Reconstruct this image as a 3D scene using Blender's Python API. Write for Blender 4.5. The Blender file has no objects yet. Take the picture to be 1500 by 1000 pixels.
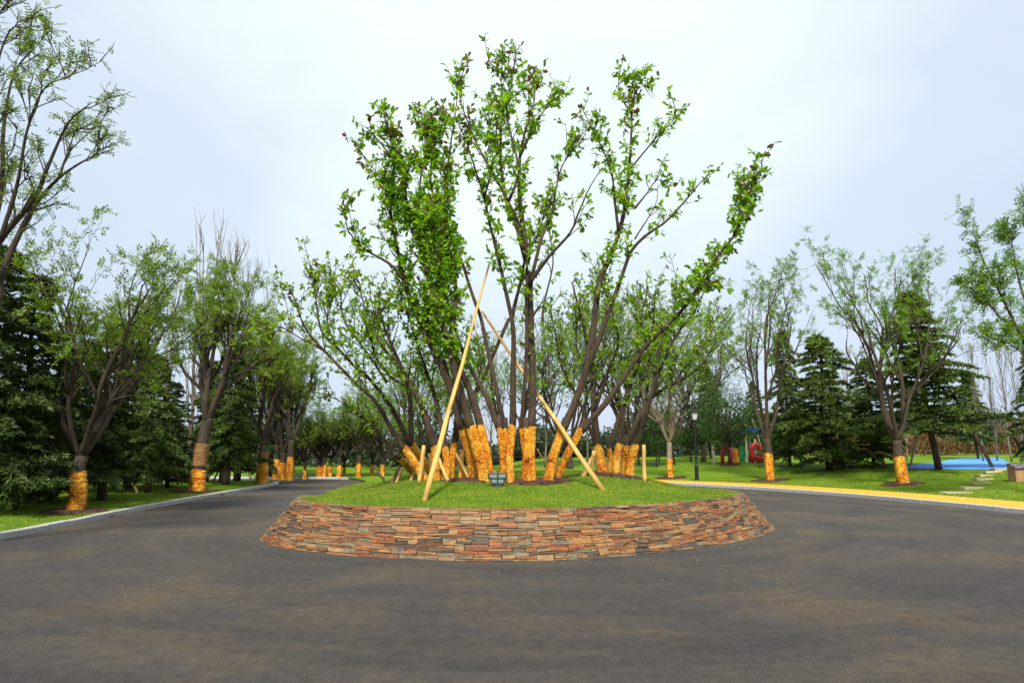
import bpy, math, random
import numpy as np
from mathutils import Vector
from mathutils.geometry import delaunay_2d_cdt

random.seed(7)
RNG = np.random.default_rng(11)
scene = bpy.context.scene
COL = scene.collection
PITCH = math.radians(9.37)
EYE = 1.6
SP, CP = math.sin(PITCH), math.cos(PITCH)

# ------------------------------------------------------------------ helpers
def ray(px, py):
    u = (px - 750.0) / 1000.0
    v = (500.0 - py) / 1000.0
    return np.array((u, CP - v * SP, SP + v * CP))

def at(px, py, Y):
    d = ray(px, py)
    return np.array((0, 0, EYE)) + d * (Y / d[1])

def flat(px, py, z=0.0):
    d = ray(px, py)
    return np.array((0, 0, EYE)) + d * ((z - EYE) / d[2])

def unit(v):
    v = np.asarray(v, float)
    return v / (np.linalg.norm(v, axis=-1, keepdims=True) + 1e-9)

def smooth(t):
    t = np.clip(t, 0, 1)
    return t * t * (3 - 2 * t)

def catmull(pts, step):
    P = np.array(pts, float)
    P = np.vstack((2 * P[0] - P[1], P, 2 * P[-1] - P[-2]))
    out = []
    for i in range(1, len(P) - 2):
        n = max(1, int(np.linalg.norm(P[i + 1][:2] - P[i][:2]) / step)) if P.shape[1] < 3 or True else 1
        n = max(1, int(np.linalg.norm(P[i + 1] - P[i]) / step))
        for k in range(n):
            t = k / n
            a, b, c, d = P[i - 1], P[i], P[i + 1], P[i + 2]
            out.append(0.5 * (2 * b + (c - a) * t + (2 * a - 5 * b + 4 * c - d) * t * t + (3 * b - a - 3 * c + d) * t ** 3))
    out.append(P[-2])
    return np.array(out)

class MB:
    """collects vertices and faces for one mesh"""
    def __init__(self):
        self.v, self.f, self.m, self.n = [], [], [], 0
    def add(self, verts, faces, mat=0):
        verts = np.asarray(verts, float).reshape(-1, 3)
        faces = np.asarray(faces, np.int64)
        self.v.append(verts)
        self.f.append(faces + self.n)
        self.m.append(np.full(len(faces), mat))
        self.n += len(verts)
    def tube(self, pts, rad, sides=6, cap=True, mat=0, rough=0.0, rng=RNG):
        pts = np.asarray(pts, float)
        n = len(pts)
        rad = np.broadcast_to(np.asarray(rad, float), (n,))
        T = np.gradient(pts, axis=0)
        T = unit(T)
        ref = np.array((1.0, 0.05, 0.0)) if abs(T[0][0]) < 0.8 else np.array((0.0, 1.0, 0.05))
        U = unit(np.cross(T, ref))
        V = np.cross(T, U)
        a = np.linspace(0, 2 * math.pi, sides, endpoint=False)
        ring = U[:, None, :] * np.cos(a)[None, :, None] + V[:, None, :] * np.sin(a)[None, :, None]
        rr = rad[:, None] * np.ones((1, sides))
        if rough:
            rr = rr * (1 + rng.normal(0, rough, rr.shape))
        verts = (pts[:, None, :] + ring * rr[..., None]).reshape(-1, 3)
        i, j = np.meshgrid(np.arange(n - 1), np.arange(sides), indexing='ij')
        i, j = i.ravel(), j.ravel()
        j2 = (j + 1) % sides
        q = np.stack((i * sides + j, i * sides + j2, (i + 1) * sides + j2, (i + 1) * sides + j), 1)
        self.add(verts, q, mat)
        if cap:
            base = self.n - len(verts)
            self.f.append(np.array([[base + (n - 1) * sides + k for k in range(sides)]]))
            self.m.append(np.array([mat]))
            self.f.append(np.array([[base + k for k in range(sides - 1, -1, -1)]]))
            self.m.append(np.array([mat]))
    def box(self, c, s, rz=0.0, jit=0.0, mat=0, tilt=0.0, taper=1.0):
        x, y, z = s[0] / 2, s[1] / 2, s[2] / 2
        v = np.array([(-x, -y, -z), (x, -y, -z), (x, y, -z), (-x, y, -z), (-x * taper, -y * taper, z), (x * taper, -y * taper, z), (x * taper, y * taper, z), (-x * taper, y * taper, z)], float)
        if jit:
            v += RNG.normal(0, jit, v.shape)
        if tilt:
            c0, s0 = math.cos(tilt), math.sin(tilt)
            v = np.stack((v[:, 0], v[:, 1] * c0 - v[:, 2] * s0, v[:, 1] * s0 + v[:, 2] * c0), 1)
        cz, sz = math.cos(rz), math.sin(rz)
        v = np.stack((v[:, 0] * cz - v[:, 1] * sz, v[:, 0] * sz + v[:, 1] * cz, v[:, 2]), 1) + np.asarray(c, float)
        self.add(v, [(0, 3, 2, 1), (4, 5, 6, 7), (0, 1, 5, 4), (1, 2, 6, 5), (2, 3, 7, 6), (3, 0, 4, 7)], mat)
    def lathe(self, prof, c, sides=16, mat=0):
        a = np.linspace(0, 2 * math.pi, sides, endpoint=False)
        n = len(prof)
        v = np.array([[(r * math.cos(t) + c[0], r * math.sin(t) + c[1], z + c[2]) for t in a] for r, z in prof]).reshape(-1, 3)
        i, j = np.meshgrid(np.arange(n - 1), np.arange(sides), indexing='ij')
        i, j = i.ravel(), j.ravel()
        j2 = (j + 1) % sides
        self.add(v, np.stack((i * sides + j, i * sides + j2, (i + 1) * sides + j2, (i + 1) * sides + j), 1), mat)
        b = self.n - len(v)
        self.f.append(np.array([[b + (n - 1) * sides + k for k in range(sides)]])); self.m.append(np.array([mat]))
        self.f.append(np.array([[b + k for k in range(sides - 1, -1, -1)]])); self.m.append(np.array([mat]))
    def build(self, name, mats, parent=None, origin=(0, 0, 0), smooth_shade=False):
        me = bpy.data.meshes.new(name)
        V = np.vstack(self.v) - np.asarray(origin, float)
        me.vertices.add(len(V))
        me.vertices.foreach_set('co', V.astype(np.float32).ravel())
        idx = np.concatenate([f.ravel() for f in self.f])
        cnt = np.concatenate([np.full(len(f), f.shape[1]) for f in self.f])
        st = np.concatenate(([0], np.cumsum(cnt)[:-1]))
        me.loops.add(len(idx))
        me.loops.foreach_set('vertex_index', idx.astype(np.int32))
        me.polygons.add(len(cnt))
        me.polygons.foreach_set('loop_start', st.astype(np.int32))
        try:
            me.polygons.foreach_set('loop_total', cnt.astype(np.int32))
        except Exception:
            pass
        me.polygons.foreach_set('material_index', np.concatenate(self.m).astype(np.int32))
        me.polygons.foreach_set('use_smooth', np.full(len(cnt), bool(smooth_shade)))
        if not isinstance(mats, (list, tuple)):
            mats = [mats]
        for m in mats:
            me.materials.append(m)
        me.update(calc_edges=True)
        me.validate()
        o = bpy.data.objects.new(name, me)
        COL.objects.link(o)
        if parent is not None:
            o.parent = parent
        else:
            o.location = origin
        return o

def tag(o, label, cat, group=None):
    o['label'] = label
    o['category'] = cat
    if group:
        o['group'] = group
    return o

def thing(name, label, cat, loc=(0, 0, 0), group=None):
    o = bpy.data.objects.new(name, None)
    COL.objects.link(o)
    o.location = tuple(float(a) for a in loc)
    o.empty_display_size = 0.3
    return tag(o, label, cat, group)

def structure(o, kind='structure'):
    o['kind'] = kind
    return o

def copy_thing(root, loc, rz=0.0, sc=(1, 1, 1), label=None, group=None):
    def rec(o, parent):
        c = o.copy()
        COL.objects.link(c)
        if parent is not None:
            c.parent = parent
        for ch in list(o.children):
            rec(ch, c)
        return c
    r = rec(root, None)
    r.location = tuple(float(a) for a in loc)
    r.rotation_euler = (0, 0, rz)
    r.scale = sc
    if label:
        r['label'] = label
    if group:
        r['group'] = group
    return r

# ------------------------------------------------------------------ materials
def mat_new(name):
    m = bpy.data.materials.new(name)
    m.use_nodes = True
    nt = m.node_tree
    nt.nodes.clear()
    out = nt.nodes.new('ShaderNodeOutputMaterial')
    b = nt.nodes.new('ShaderNodeBsdfPrincipled')
    nt.links.new(b.outputs[0], out.inputs[0])
    return m, nt, b, out

def nd(nt, t, **kw):
    n = nt.nodes.new(t)
    for k, v in kw.items():
        if k.startswith('i_'):
            key = k[2:].replace('_', ' ')
            n.inputs[key].default_value = v
        else:
            setattr(n, k, v)
    return n

def ramp(nt, stops, interp='LINEAR'):
    r = nt.nodes.new('ShaderNodeValToRGB')
    r.color_ramp.interpolation = interp
    el = r.color_ramp.elements
    while len(el) > 1:
        el.remove(el[-1])
    el[0].position = stops[0][0]
    el[0].color = (*stops[0][1], 1)
    for p, c in stops[1:]:
        e = el.new(p)
        e.color = (*c, 1)
    return r

def mixc(nt, a, b, fac, mode='MIX'):
    m = nt.nodes.new('ShaderNodeMix')
    m.data_type = 'RGBA'
    m.blend_type = mode
    for sock, val in ((m.inputs[0], fac), (m.inputs[6], a), (m.inputs[7], b)):
        if hasattr(val, 'is_linked') or isinstance(val, bpy.types.NodeSocket):
            nt.links.new(val, sock)
        elif isinstance(val, (int, float)):
            sock.default_value = val
        else:
            sock.default_value = (*val, 1)
    return m.outputs[2]

def coords(nt, scale=(1, 1, 1), kind='Object'):
    tc = nt.nodes.new('ShaderNodeTexCoord')
    mp = nt.nodes.new('ShaderNodeMapping')
    mp.inputs['Scale'].default_value = scale
    nt.links.new(tc.outputs[kind], mp.inputs[0])
    return mp.outputs[0]

def noise(nt, vec, scale, detail=4, rough=0.55, dist=0.0):
    n = nd(nt, 'ShaderNodeTexNoise', i_Scale=scale, i_Detail=detail, i_Roughness=rough, i_Distortion=dist)
    nt.links.new(vec, n.inputs['Vector'])
    return n.outputs[0]

def bump(nt, bsdf, h, strength=0.5, dist=0.02):
    b = nd(nt, 'ShaderNodeBump', i_Strength=strength, i_Distance=dist)
    nt.links.new(h, b.inputs['Height'])
    nt.links.new(b.outputs[0], bsdf.inputs['Normal'])

def simple(name, col, rough=0.6, metal=0.0, var=0.25, nscale=6.0, bmp=0.2, bscale=30.0, stretch=(1, 1, 1)):
    m, nt, b, _ = mat_new(name)
    v = coords(nt, stretch)
    n = noise(nt, v, nscale)
    r = ramp(nt, [(0.3, tuple(c * (1 - var) for c in col)), (0.7, tuple(min(1, c * (1 + var)) for c in col))])
    nt.links.new(n, r.inputs[0])
    nt.links.new(r.outputs[0], b.inputs['Base Color'])
    b.inputs['Roughness'].default_value = rough
    b.inputs['Metallic'].default_value = metal
    if bmp:
        bump(nt, b, noise(nt, v, bscale), bmp, 0.01)
    return m

def leaf_mat(name, stops, trans=0.45, rough=0.45, big=None):
    m, nt, b, out = mat_new(name)
    geo = nt.nodes.new('ShaderNodeNewGeometry')
    r = ramp(nt, stops)
    nt.links.new(geo.outputs['Random Per Island'], r.inputs[0])
    col = r.outputs[0]
    if big:
        n = noise(nt, coords(nt), big[0], 2)
        rr = ramp(nt, [(0.35, big[1]), (0.65, big[2])])
        nt.links.new(n, rr.inputs[0])
        col = mixc(nt, col, rr.outputs[0], 1.0, 'MULTIPLY')
    nt.links.new(col, b.inputs['Base Color'])
    b.inputs['Roughness'].default_value = rough
    b.inputs['Specular IOR Level'].default_value = 0.35
    tr = nt.nodes.new('ShaderNodeBsdfTranslucent')
    tcol = mixc(nt, col, (1.25, 1.3, 0.45), 1.0, 'MULTIPLY')
    nt.links.new(tcol, tr.inputs[0])
    mx = nt.nodes.new('ShaderNodeMixShader')
    mx.inputs[0].default_value = trans
    nt.links.new(b.outputs[0], mx.inputs[1])
    nt.links.new(tr.outputs[0], mx.inputs[2])
    nt.links.new(mx.outputs[0], out.inputs[0])
    return m

def bark_mat(name, dark, light):
    m, nt, b, _ = mat_new(name)
    v = coords(nt, (1, 1, 0.18))
    n = noise(nt, v, 26, 6, 0.65, 0.4)
    n2 = noise(nt, coords(nt), 1.6, 3)
    r = ramp(nt, [(0.32, dark), (0.66, light)])
    nt.links.new(n, r.inputs[0])
    r2 = ramp(nt, [(0.35, (0.6, 0.6, 0.6)), (0.7, (1.2, 1.13, 1.02))])
    nt.links.new(n2, r2.inputs[0])
    nt.links.new(mixc(nt, r.outputs[0], r2.outputs[0], 1.0, 'MULTIPLY'), b.inputs['Base Color'])
    b.inputs['Roughness'].default_value = 0.9
    bump(nt, b, n, 0.9, 0.03)
    return m

M = {}
M['bark'] = bark_mat('bark_brown', (0.016, 0.010, 0.007), (0.105, 0.066, 0.036))
M['bark_far'] = bark_mat('bark_grey', (0.020, 0.014, 0.009), (0.10, 0.071, 0.044))
M['bark_pale'] = bark_mat('bark_pale', (0.12, 0.095, 0.07), (0.33, 0.28, 0.22))
M['leaf'] = leaf_mat('leaf_bright', [(0.0, (0.09, 0.235, 0.010)), (0.35, (0.18, 0.37, 0.014)), (0.7, (0.29, 0.48, 0.022)), (0.93, (0.42, 0.56, 0.04)), (0.975, (0.22, 0.12, 0.035)), (1.0, (0.15, 0.07, 0.03))], 0.58)
M['leaf_tip'] = leaf_mat('leaf_mixed_brown', [(0.0, (0.08, 0.22, 0.015)), (0.45, (0.17, 0.30, 0.025)), (0.65, (0.22, 0.19, 0.045)), (0.82, (0.20, 0.10, 0.04)), (1.0, (0.11, 0.055, 0.035))], 0.45)
M['leaf_lime'] = leaf_mat('leaf_lime', [(0.0, (0.11, 0.25, 0.015)), (0.5, (0.25, 0.41, 0.028)), (1.0, (0.44, 0.56, 0.06))], 0.58)
M['leaf_locust'] = leaf_mat('leaf_locust', [(0.0, (0.085, 0.155, 0.015)), (0.5, (0.16, 0.245, 0.025)), (1.0, (0.26, 0.35, 0.045))], 0.45)
M['leaf_fresh'] = leaf_mat('leaf_fresh', [(0.0, (0.075, 0.18, 0.015)), (0.5, (0.15, 0.28, 0.022)), (1.0, (0.25, 0.38, 0.04))], 0.45)
M['leaf_far'] = leaf_mat('leaf_far', [(0.0, (0.07, 0.13, 0.025)), (0.5, (0.14, 0.21, 0.045)), (1.0, (0.23, 0.30, 0.07))], 0.48)
M['leaf_mid'] = leaf_mat('leaf_mid', [(0.0, (0.08, 0.18, 0.018)), (0.5, (0.17, 0.28, 0.03)), (1.0, (0.29, 0.38, 0.055))], 0.52)
M['leaf_dark'] = leaf_mat('leaf_dark', [(0.0, (0.018, 0.055, 0.012)), (0.6, (0.04, 0.10, 0.018)), (1.0, (0.08, 0.16, 0.03))], 0.25)
M['needle'] = leaf_mat('cedar_needle', [(0.0, (0.032, 0.062, 0.013)), (0.5, (0.085, 0.14, 0.024)), (1.0, (0.18, 0.24, 0.045))], 0.18, 0.55, (0.9, (0.6, 0.65, 0.6), (1.25, 1.2, 1.0)))
M['needle_dark'] = leaf_mat('cedar_needle_dark', [(0.0, (0.018, 0.034, 0.009)), (0.5, (0.05, 0.082, 0.016)), (1.0, (0.115, 0.165, 0.032))], 0.15, 0.55, (0.9, (0.6, 0.65, 0.6), (1.3, 1.25, 1.0)))
M['hedge'] = leaf_mat('rusty_hedge_leaf', [(0.0, (0.11, 0.05, 0.022)), (0.5, (0.20, 0.10, 0.04)), (1.0, (0.26, 0.17, 0.07))], 0.2)
M['wood_leaf'] = leaf_mat('woodland_leaf', [(0.0, (0.016, 0.03, 0.014)), (0.6, (0.035, 0.055, 0.022)), (1.0, (0.085, 0.10, 0.045))], 0.2)
M['blade'] = leaf_mat('grass_blade', [(0.0, (0.09, 0.175, 0.006)), (0.5, (0.15, 0.25, 0.009)), (0.84, (0.22, 0.32, 0.018)), (0.95, (0.36, 0.30, 0.09))], 0.3, 0.6, (1.3, (0.72, 0.84, 0.75), (1.4, 1.12, 1.2)))
M['pole'] = simple('peeled_pole', (0.55, 0.33, 0.085), 0.6, 0, 0.28, 5, 0.35, 40, (1, 1, 0.15))
M['pole_pale'] = simple('pale_pole', (0.42, 0.30, 0.16), 0.7, 0, 0.3, 5, 0.35, 40, (1, 1, 0.15))
M['pole_brown'] = simple('brown_pole', (0.13, 0.07, 0.032), 0.75, 0, 0.3, 5, 0.35, 40, (1, 1, 0.15))
M['straw'] = simple('straw_rope', (0.26, 0.14, 0.045), 0.85, 0, 0.35, 14, 0.8, 30, (0.5, 0.5, 4))
M['iron'] = simple('dark_iron', (0.012, 0.014, 0.018), 0.42, 0.3, 0.2, 8, 0.1)
M['lampglass'] = simple('frosted_lamp_glass', (0.45, 0.5, 0.52), 0.25, 0, 0.06, 3, 0)
M['mulch'] = simple('bark_mulch', (0.062, 0.020, 0.012), 0.95, 0, 0.6, 18, 1.0, 26)
M['kerb'] = simple('granite_kerb', (0.43, 0.415, 0.385), 0.75, 0, 0.22, 9, 0.3, 90)
M['path'] = simple('yellow_paving', (0.68, 0.345, 0.02), 0.8, 0, 0.10, 4, 0.3, 160)
M['bluemat'] = simple('blue_rubber', (0.085, 0.32, 0.80), 0.75, 0, 0.08, 2, 0.2, 120)
M['slab'] = simple('stepping_slab', (0.46, 0.37, 0.22), 0.85, 0, 0.2, 6, 0.4, 40)
M['sandstone'] = simple('tan_stone', (0.34, 0.18, 0.085), 0.85, 0, 0.2, 7, 0.4, 40)
M['plaque'] = simple('purple_plaque', (0.055, 0.032, 0.05), 0.35, 0.2, 0.2, 7, 0.1)
M['plaque_text'] = simple('pale_lettering', (0.4, 0.38, 0.36), 0.6, 0, 0.1, 7, 0)
for nm, c in (('red', (0.75, 0.03, 0.05)), ('green', (0.02, 0.22, 0.07)), ('orange', (0.75, 0.25, 0.02)), ('blue', (0.02, 0.10, 0.55)), ('cream', (0.68, 0.60, 0.42)), ('yellow', (0.70, 0.42, 0.03))):
    M['play_' + nm] = simple('play_' + nm + '_plastic', c, 0.4, 0, 0.1, 3, 0.05)
M['binbrown'] = simple('brown_bin_panel', (0.20, 0.12, 0.03), 0.6)
M['housing'] = simple('lamp_housing', (0.06, 0.075, 0.09), 0.45, 0.5, 0.2, 10, 0.1)
M['reflector'] = simple('lamp_reflector', (0.42, 0.5, 0.56), 0.2, 0.4, 0.15, 10, 0)
M['render'] = simple('pale_render', (0.62, 0.62, 0.62), 0.8, 0, 0.06, 2, 0.1)
M['window'] = simple('dark_window', (0.05, 0.06, 0.07), 0.15, 0, 0.2, 2, 0)

def foil():
    m, nt, b, _ = mat_new('gold_foil')
    v = coords(nt, (1, 1, 3.0))
    n = noise(nt, v, 9, 5, 0.6, 1.2)
    big = noise(nt, coords(nt), 3.1, 2)
    r = ramp(nt, [(0.38, (0.16, 0.028, 0.008)), (0.47, (0.58, 0.15, 0.014)), (0.56, (0.93, 0.40, 0.03)), (0.72, (1.0, 0.64, 0.11))])  # dark stops paint the dim reflections of creases into the foil colour
    add = nd(nt, 'ShaderNodeMath', operation='ADD')
    sc = nd(nt, 'ShaderNodeMath', operation='MULTIPLY')
    sc.inputs[1].default_value = 0.5
    nt.links.new(big, sc.inputs[0])
    sc2 = nd(nt, 'ShaderNodeMath', operation='MULTIPLY')
    sc2.inputs[1].default_value = 0.62
    nt.links.new(n, sc2.inputs[0])
    nt.links.new(sc.outputs[0], add.inputs[0])
    nt.links.new(sc2.outputs[0], add.inputs[1])
    nt.links.new(add.outputs[0], r.inputs[0])
    nt.links.new(r.outputs[0], b.inputs['Base Color'])
    b.inputs['Metallic'].default_value = 0.72
    b.inputs['Roughness'].default_value = 0.27
    bump(nt, b, noise(nt, v, 13, 3, 0.55, 2.5), 0.85, 0.05)
    return m
M['foil'] = foil()

def asphalt():
    m, nt, b, _ = mat_new('asphalt')
    v = coords(nt)
    fine = noise(nt, v, 75, 5, 0.8)
    vor = nd(nt, 'ShaderNodeTexVoronoi', i_Scale=48.0)
    nt.links.new(v, vor.inputs['Vector'])
    big = noise(nt, v, 0.42, 5, 0.6, 0.5)
    mid = noise(nt, v, 7.0, 8, 0.78)
    # faint tyre polish running round the planting bed
    cen = nt.nodes.new('ShaderNodeMapping'); cen.inputs['Location'].default_value = (-0.4, -17.0, 0)
    nt.links.new(v, cen.inputs[0])
    ln = nd(nt, 'ShaderNodeVectorMath', operation='LENGTH'); nt.links.new(cen.outputs[0], ln.inputs[0])
    ad = nd(nt, 'ShaderNodeMath', operation='MULTIPLY_ADD'); ad.inputs[1].default_value = 1.2
    nt.links.new(big, ad.inputs[0]); nt.links.new(ln.outputs['Value'], ad.inputs[2])
    tyre = nd(nt, 'ShaderNodeTexNoise', noise_dimensions='1D', i_Scale=1.1, i_Detail=4.0, i_Roughness=.6)
    nt.links.new(ad.outputs[0], tyre.inputs['W'])
    r = ramp(nt, [(0.32, (0.021, 0.0195, 0.018)), (0.5, (0.060, 0.0545, 0.049)), (0.68, (0.168, 0.151, 0.130))])
    nt.links.new(fine, r.inputs[0])
    rb = ramp(nt, [(0.34, (0.76, 0.76, 0.78)), (0.47, (0.92, 0.91, 0.90)), (0.55, (1.10, 1.03, 0.92)), (0.66, (1.48, 1.24, 0.88))])
    nt.links.new(big, rb.inputs[0])
    rm = ramp(nt, [(0.36, (0.70, 0.70, 0.71)), (0.5, (1.0, 1.0, 1.0)), (0.64, (1.32, 1.26, 1.15))])
    nt.links.new(mid, rm.inputs[0])
    c = mixc(nt, r.outputs[0], rb.outputs[0], 1.0, 'MULTIPLY')
    c = mixc(nt, c, rm.outputs[0], 1.0, 'MULTIPLY')
    rt_ = ramp(nt, [(0.35, (0.87, 0.87, 0.88)), (0.65, (1.13, 1.11, 1.06))])
    nt.links.new(tyre.outputs[0], rt_.inputs[0])
    c = mixc(nt, c, rt_.outputs[0], 1.0, 'MULTIPLY')
    # pale grit caught in the surface
    grit = ramp(nt, [(0.0, (1, 1, 1)), (0.06, (0, 0, 0))])
    nt.links.new(vor.outputs['Distance'], grit.inputs[0])
    gm = nd(nt, 'ShaderNodeMath', operation='MULTIPLY')
    nt.links.new(grit.outputs[0], gm.inputs[0])
    gm.inputs[1].default_value = 0.55
    c = mixc(nt, c, (0.22, 0.20, 0.17), gm.outputs[0])
    nt.links.new(c, b.inputs['Base Color'])
    b.inputs['Roughness'].default_value = 0.85
    b.inputs['Specular IOR Level'].default_value = 0.3
    bump(nt, b, fine, 0.9, 0.02)
    return m
M['asphalt'] = asphalt()

def lawn_mat():
    m, nt, b, _ = mat_new('lawn_turf')
    v = coords(nt)
    fine = noise(nt, coords(nt, (1, 1.0, 1)), 38, 5, 0.75)
    streak = noise(nt, coords(nt, (0.5, 1.6, 1)), 2.6, 5, 0.68)
    big = noise(nt, v, 0.22, 3)
    r = ramp(nt, [(0.28, (0.065, 0.12, 0.005)), (0.5, (0.135, 0.235, 0.010)), (0.74, (0.20, 0.31, 0.018))])
    nt.links.new(fine, r.inputs[0])
    rs = ramp(nt, [(0.34, (0.66, 0.78, 0.7)), (0.52, (1.0, 1.0, 1.0)), (0.62, (1.25, 1.1, 1.1)), (0.70, (1.75, 1.15, 2.2))])
    nt.links.new(streak, rs.inputs[0])
    rb = ramp(nt, [(0.35, (0.8, 0.9, 0.85)), (0.7, (1.2, 1.08, 1.1))])
    nt.links.new(big, rb.inputs[0])
    c = mixc(nt, r.outputs[0], rs.outputs[0], 1.0, 'MULTIPLY')
    c = mixc(nt, c, rb.outputs[0], 1.0, 'MULTIPLY')
    nt.links.new(c, b.inputs['Base Color'])
    b.inputs['Roughness'].default_value = 0.9
    b.inputs['Specular IOR Level'].default_value = 0.15
    bump(nt, b, fine, 0.8, 0.04)
    return m
M['lawn'] = lawn_mat()
M['soil'] = simple('edge_soil', (0.09, 0.06, 0.035), 0.95, 0, 0.5, 12, 0.8, 30)

def stone_mat():
    m, nt, b, _ = mat_new('rust_slate')
    geo = nt.nodes.new('ShaderNodeNewGeometry')
    pal = [(0.00, (0.28, 0.10, 0.036)), (0.11, (0.185, 0.074, 0.038)), (0.21, (0.31, 0.155, 0.06)), (0.31, (0.105, 0.074, 0.054)),
           (0.42, (0.225, 0.115, 0.058)), (0.53, (0.28, 0.18, 0.095)), (0.63, (0.155, 0.128, 0.096)), (0.71, (0.082, 0.066, 0.056)),
           (0.77, (0.275, 0.165, 0.082)), (0.84, (0.185, 0.158, 0.122)), (0.89, (0.225, 0.088, 0.042)), (0.95, (0.35, 0.24, 0.12)), (0.98, (0.09, 0.055, 0.045))]
    r = ramp(nt, pal, 'CONSTANT')
    nt.links.new(geo.outputs['Random Per Island'], r.inputs[0])
    v = coords(nt, (1, 1, 2.4))
    n = noise(nt, v, 9, 6, 0.7, 0.5)
    rn = ramp(nt, [(0.30, (0.34, 0.31, 0.31)), (0.48, (0.85, 0.85, 0.84)), (0.70, (1.4, 1.25, 1.05))])
    nt.links.new(n, rn.inputs[0])
    c = mixc(nt, r.outputs[0], rn.outputs[0], 1.0, 'MULTIPLY')
    # pale mortar dust brushed over one stretch of the wall
    n2 = noise(nt, coords(nt), 0.55, 3)
    rd = ramp(nt, [(0.55, (0, 0, 0)), (0.72, (0.45, 0.45, 0.45))])
    nt.links.new(n2, rd.inputs[0])
    c = mixc(nt, c, (0.36, 0.22, 0.12), rd.outputs[0])
    c = mixc(nt, c, (0.97, 0.93, 0.74), 1.0, 'MULTIPLY')
    nt.links.new(c, b.inputs['Base Color'])
    b.inputs['Roughness'].default_value = 0.82
    bump(nt, b, n, 0.5, 0.012)
    return m
M['stone'] = stone_mat()
M['mortar'] = simple('joint_earth', (0.035, 0.025, 0.018), 0.95, 0, 0.4, 9, 0.5)

# ------------------------------------------------------------------ plan of the ground
LEFT_KERB = catmull([(-8.8, -8), (-9.0, 0), (-9.25, 6), (-9.7, 13.4), (-10.75, 20.8), (-11.6, 29), (-12.2, 35.5), (-12.9, 38.4), (-14.5, 40), (-18, 40.8), (-40, 42)], 0.5)
BEND_KERB = catmull([(-40, 47), (-18, 46.2), (-12.4, 45.7), (-10.6, 44.6)], 0.5)
RIGHT_KERB = catmull([(0.5, 40.2), (4, 39.9), (7.4, 37.8), (9.8, 34.5), (11.5, 31), (12.9, 26.2), (13.9, 19.1), (14.8, 12), (15.4, 6), (15.8, -8)], 0.4)

def offset(c, d):
    t = unit(np.gradient(c[:, :2], axis=0))
    return c[:, :2] + np.stack((-t[:, 1], t[:, 0]), 1) * d

# foot of the stone wall: (x, y, wall height)
foot_px = [(380, 790), (388, 796), (410, 801), (450, 808), (520, 814), (600, 818.5), (680, 821.5), (760, 822), (840, 819.5), (920, 813.5), (1000, 805.5), (1065, 796), (1112, 785.5), (1135, 775)]
foot = [tuple(flat(x, y)[:2]) + (0.72,) for x, y in foot_px]
foot = [(-5.6, 18.6, 0.40), (-5.3, 16.4, 0.60), (-5.08, 14.7, 0.71)] + foot + [(6.0, 16.6, 0.71), (6.15, 18.4, 0.68), (6.2, 20.5, 0.60)]
FOOT = catmull(foot, 0.12)
BATTER = 0.60 / 0.72
def wall_pt(i, z, inn=0.0):
    return FOOT[i, :2] + FOOTN[i] * (z * BATTER + inn)
_t = unit(np.gradient(FOOT[:, :2], axis=0))
FOOTN = np.stack((-_t[:, 1], _t[:, 0]), 1)
WALL_TOP = np.array([tuple(wall_pt(i, FOOT[i, 2], 0.05)) + (FOOT[i, 2] - 0.004,) for i in range(0, len(FOOT), 3)])

PATH_W = 2.0
LAWN_EDGE_R = offset(RIGHT_KERB, 0.16 + PATH_W)
isl_left = catmull([(-10.45, 44.75, .13), (-9.2, 42.0, .12), (-8.3, 39.6, .10), (-8.0, 37.6, .10), (-7.9, 33, .10), (-7.35, 28, .12), (-6.35, 23, .22), (-5.7, 20.4, .31), tuple(WALL_TOP[0])], 0.4)
isl_right = catmull([tuple(WALL_TOP[-1]), (5.75, 22.5, .56), (5.72, 27.5, .46), (5.0, 32, .35), (3.5, 35.3, .25), (1.5, 37.1, .16), (-0.5, 38.0, .13)], 0.4)
def with_z(c, z):
    return np.column_stack((c[:, :2], np.full(len(c), z)))
BEND_BACK = offset(BEND_KERB, 0.16)
main_edge = np.vstack((with_z(BEND_BACK, .13), isl_left[1:-1], WALL_TOP, isl_right[1:], with_z(LAWN_EDGE_R, .14)))
main_poly = np.vstack((main_edge, [(110, -8, .3), (110, 150, 1.5), (-90, 150, .5), (-90, 47.2, .13)]))
LEFT_BACK = offset(LEFT_KERB, 0.16)
left_edge = with_z(LEFT_BACK, .13)
left_poly = np.vstack((left_edge, [(-90, 42.4, .2), (-90, -8, .3)]))

def in_poly(x, y, P):
    x = np.asarray(x, float); y = np.asarray(y, float)
    c = np.zeros(x.shape, bool)
    j = len(P) - 1
    for i in range(len(P)):
        xi, yi, xj, yj = P[i][0], P[i][1], P[j][0], P[j][1]
        if yi != yj:
            c ^= ((yi > y) != (yj > y)) & (x < (xj - xi) * (y - yi) / (yj - yi) + xi)
        j = i
    return c

def edge_dist(x, y, E):
    dmin = np.empty(x.shape); zb = np.empty(x.shape)
    for s in range(0, len(x), 20000):
        d2 = (x[s:s + 20000, None] - E[None, :, 0]) ** 2 + (y[s:s + 20000, None] - E[None, :, 1]) ** 2
        w = 1.0 / (d2 + 0.0025) ** 1.6
        zb[s:s + 20000] = (w * E[None, :, 2]).sum(1) / w.sum(1)
        dmin[s:s + 20000] = np.sqrt(d2.min(1))
    return dmin, zb

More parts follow.
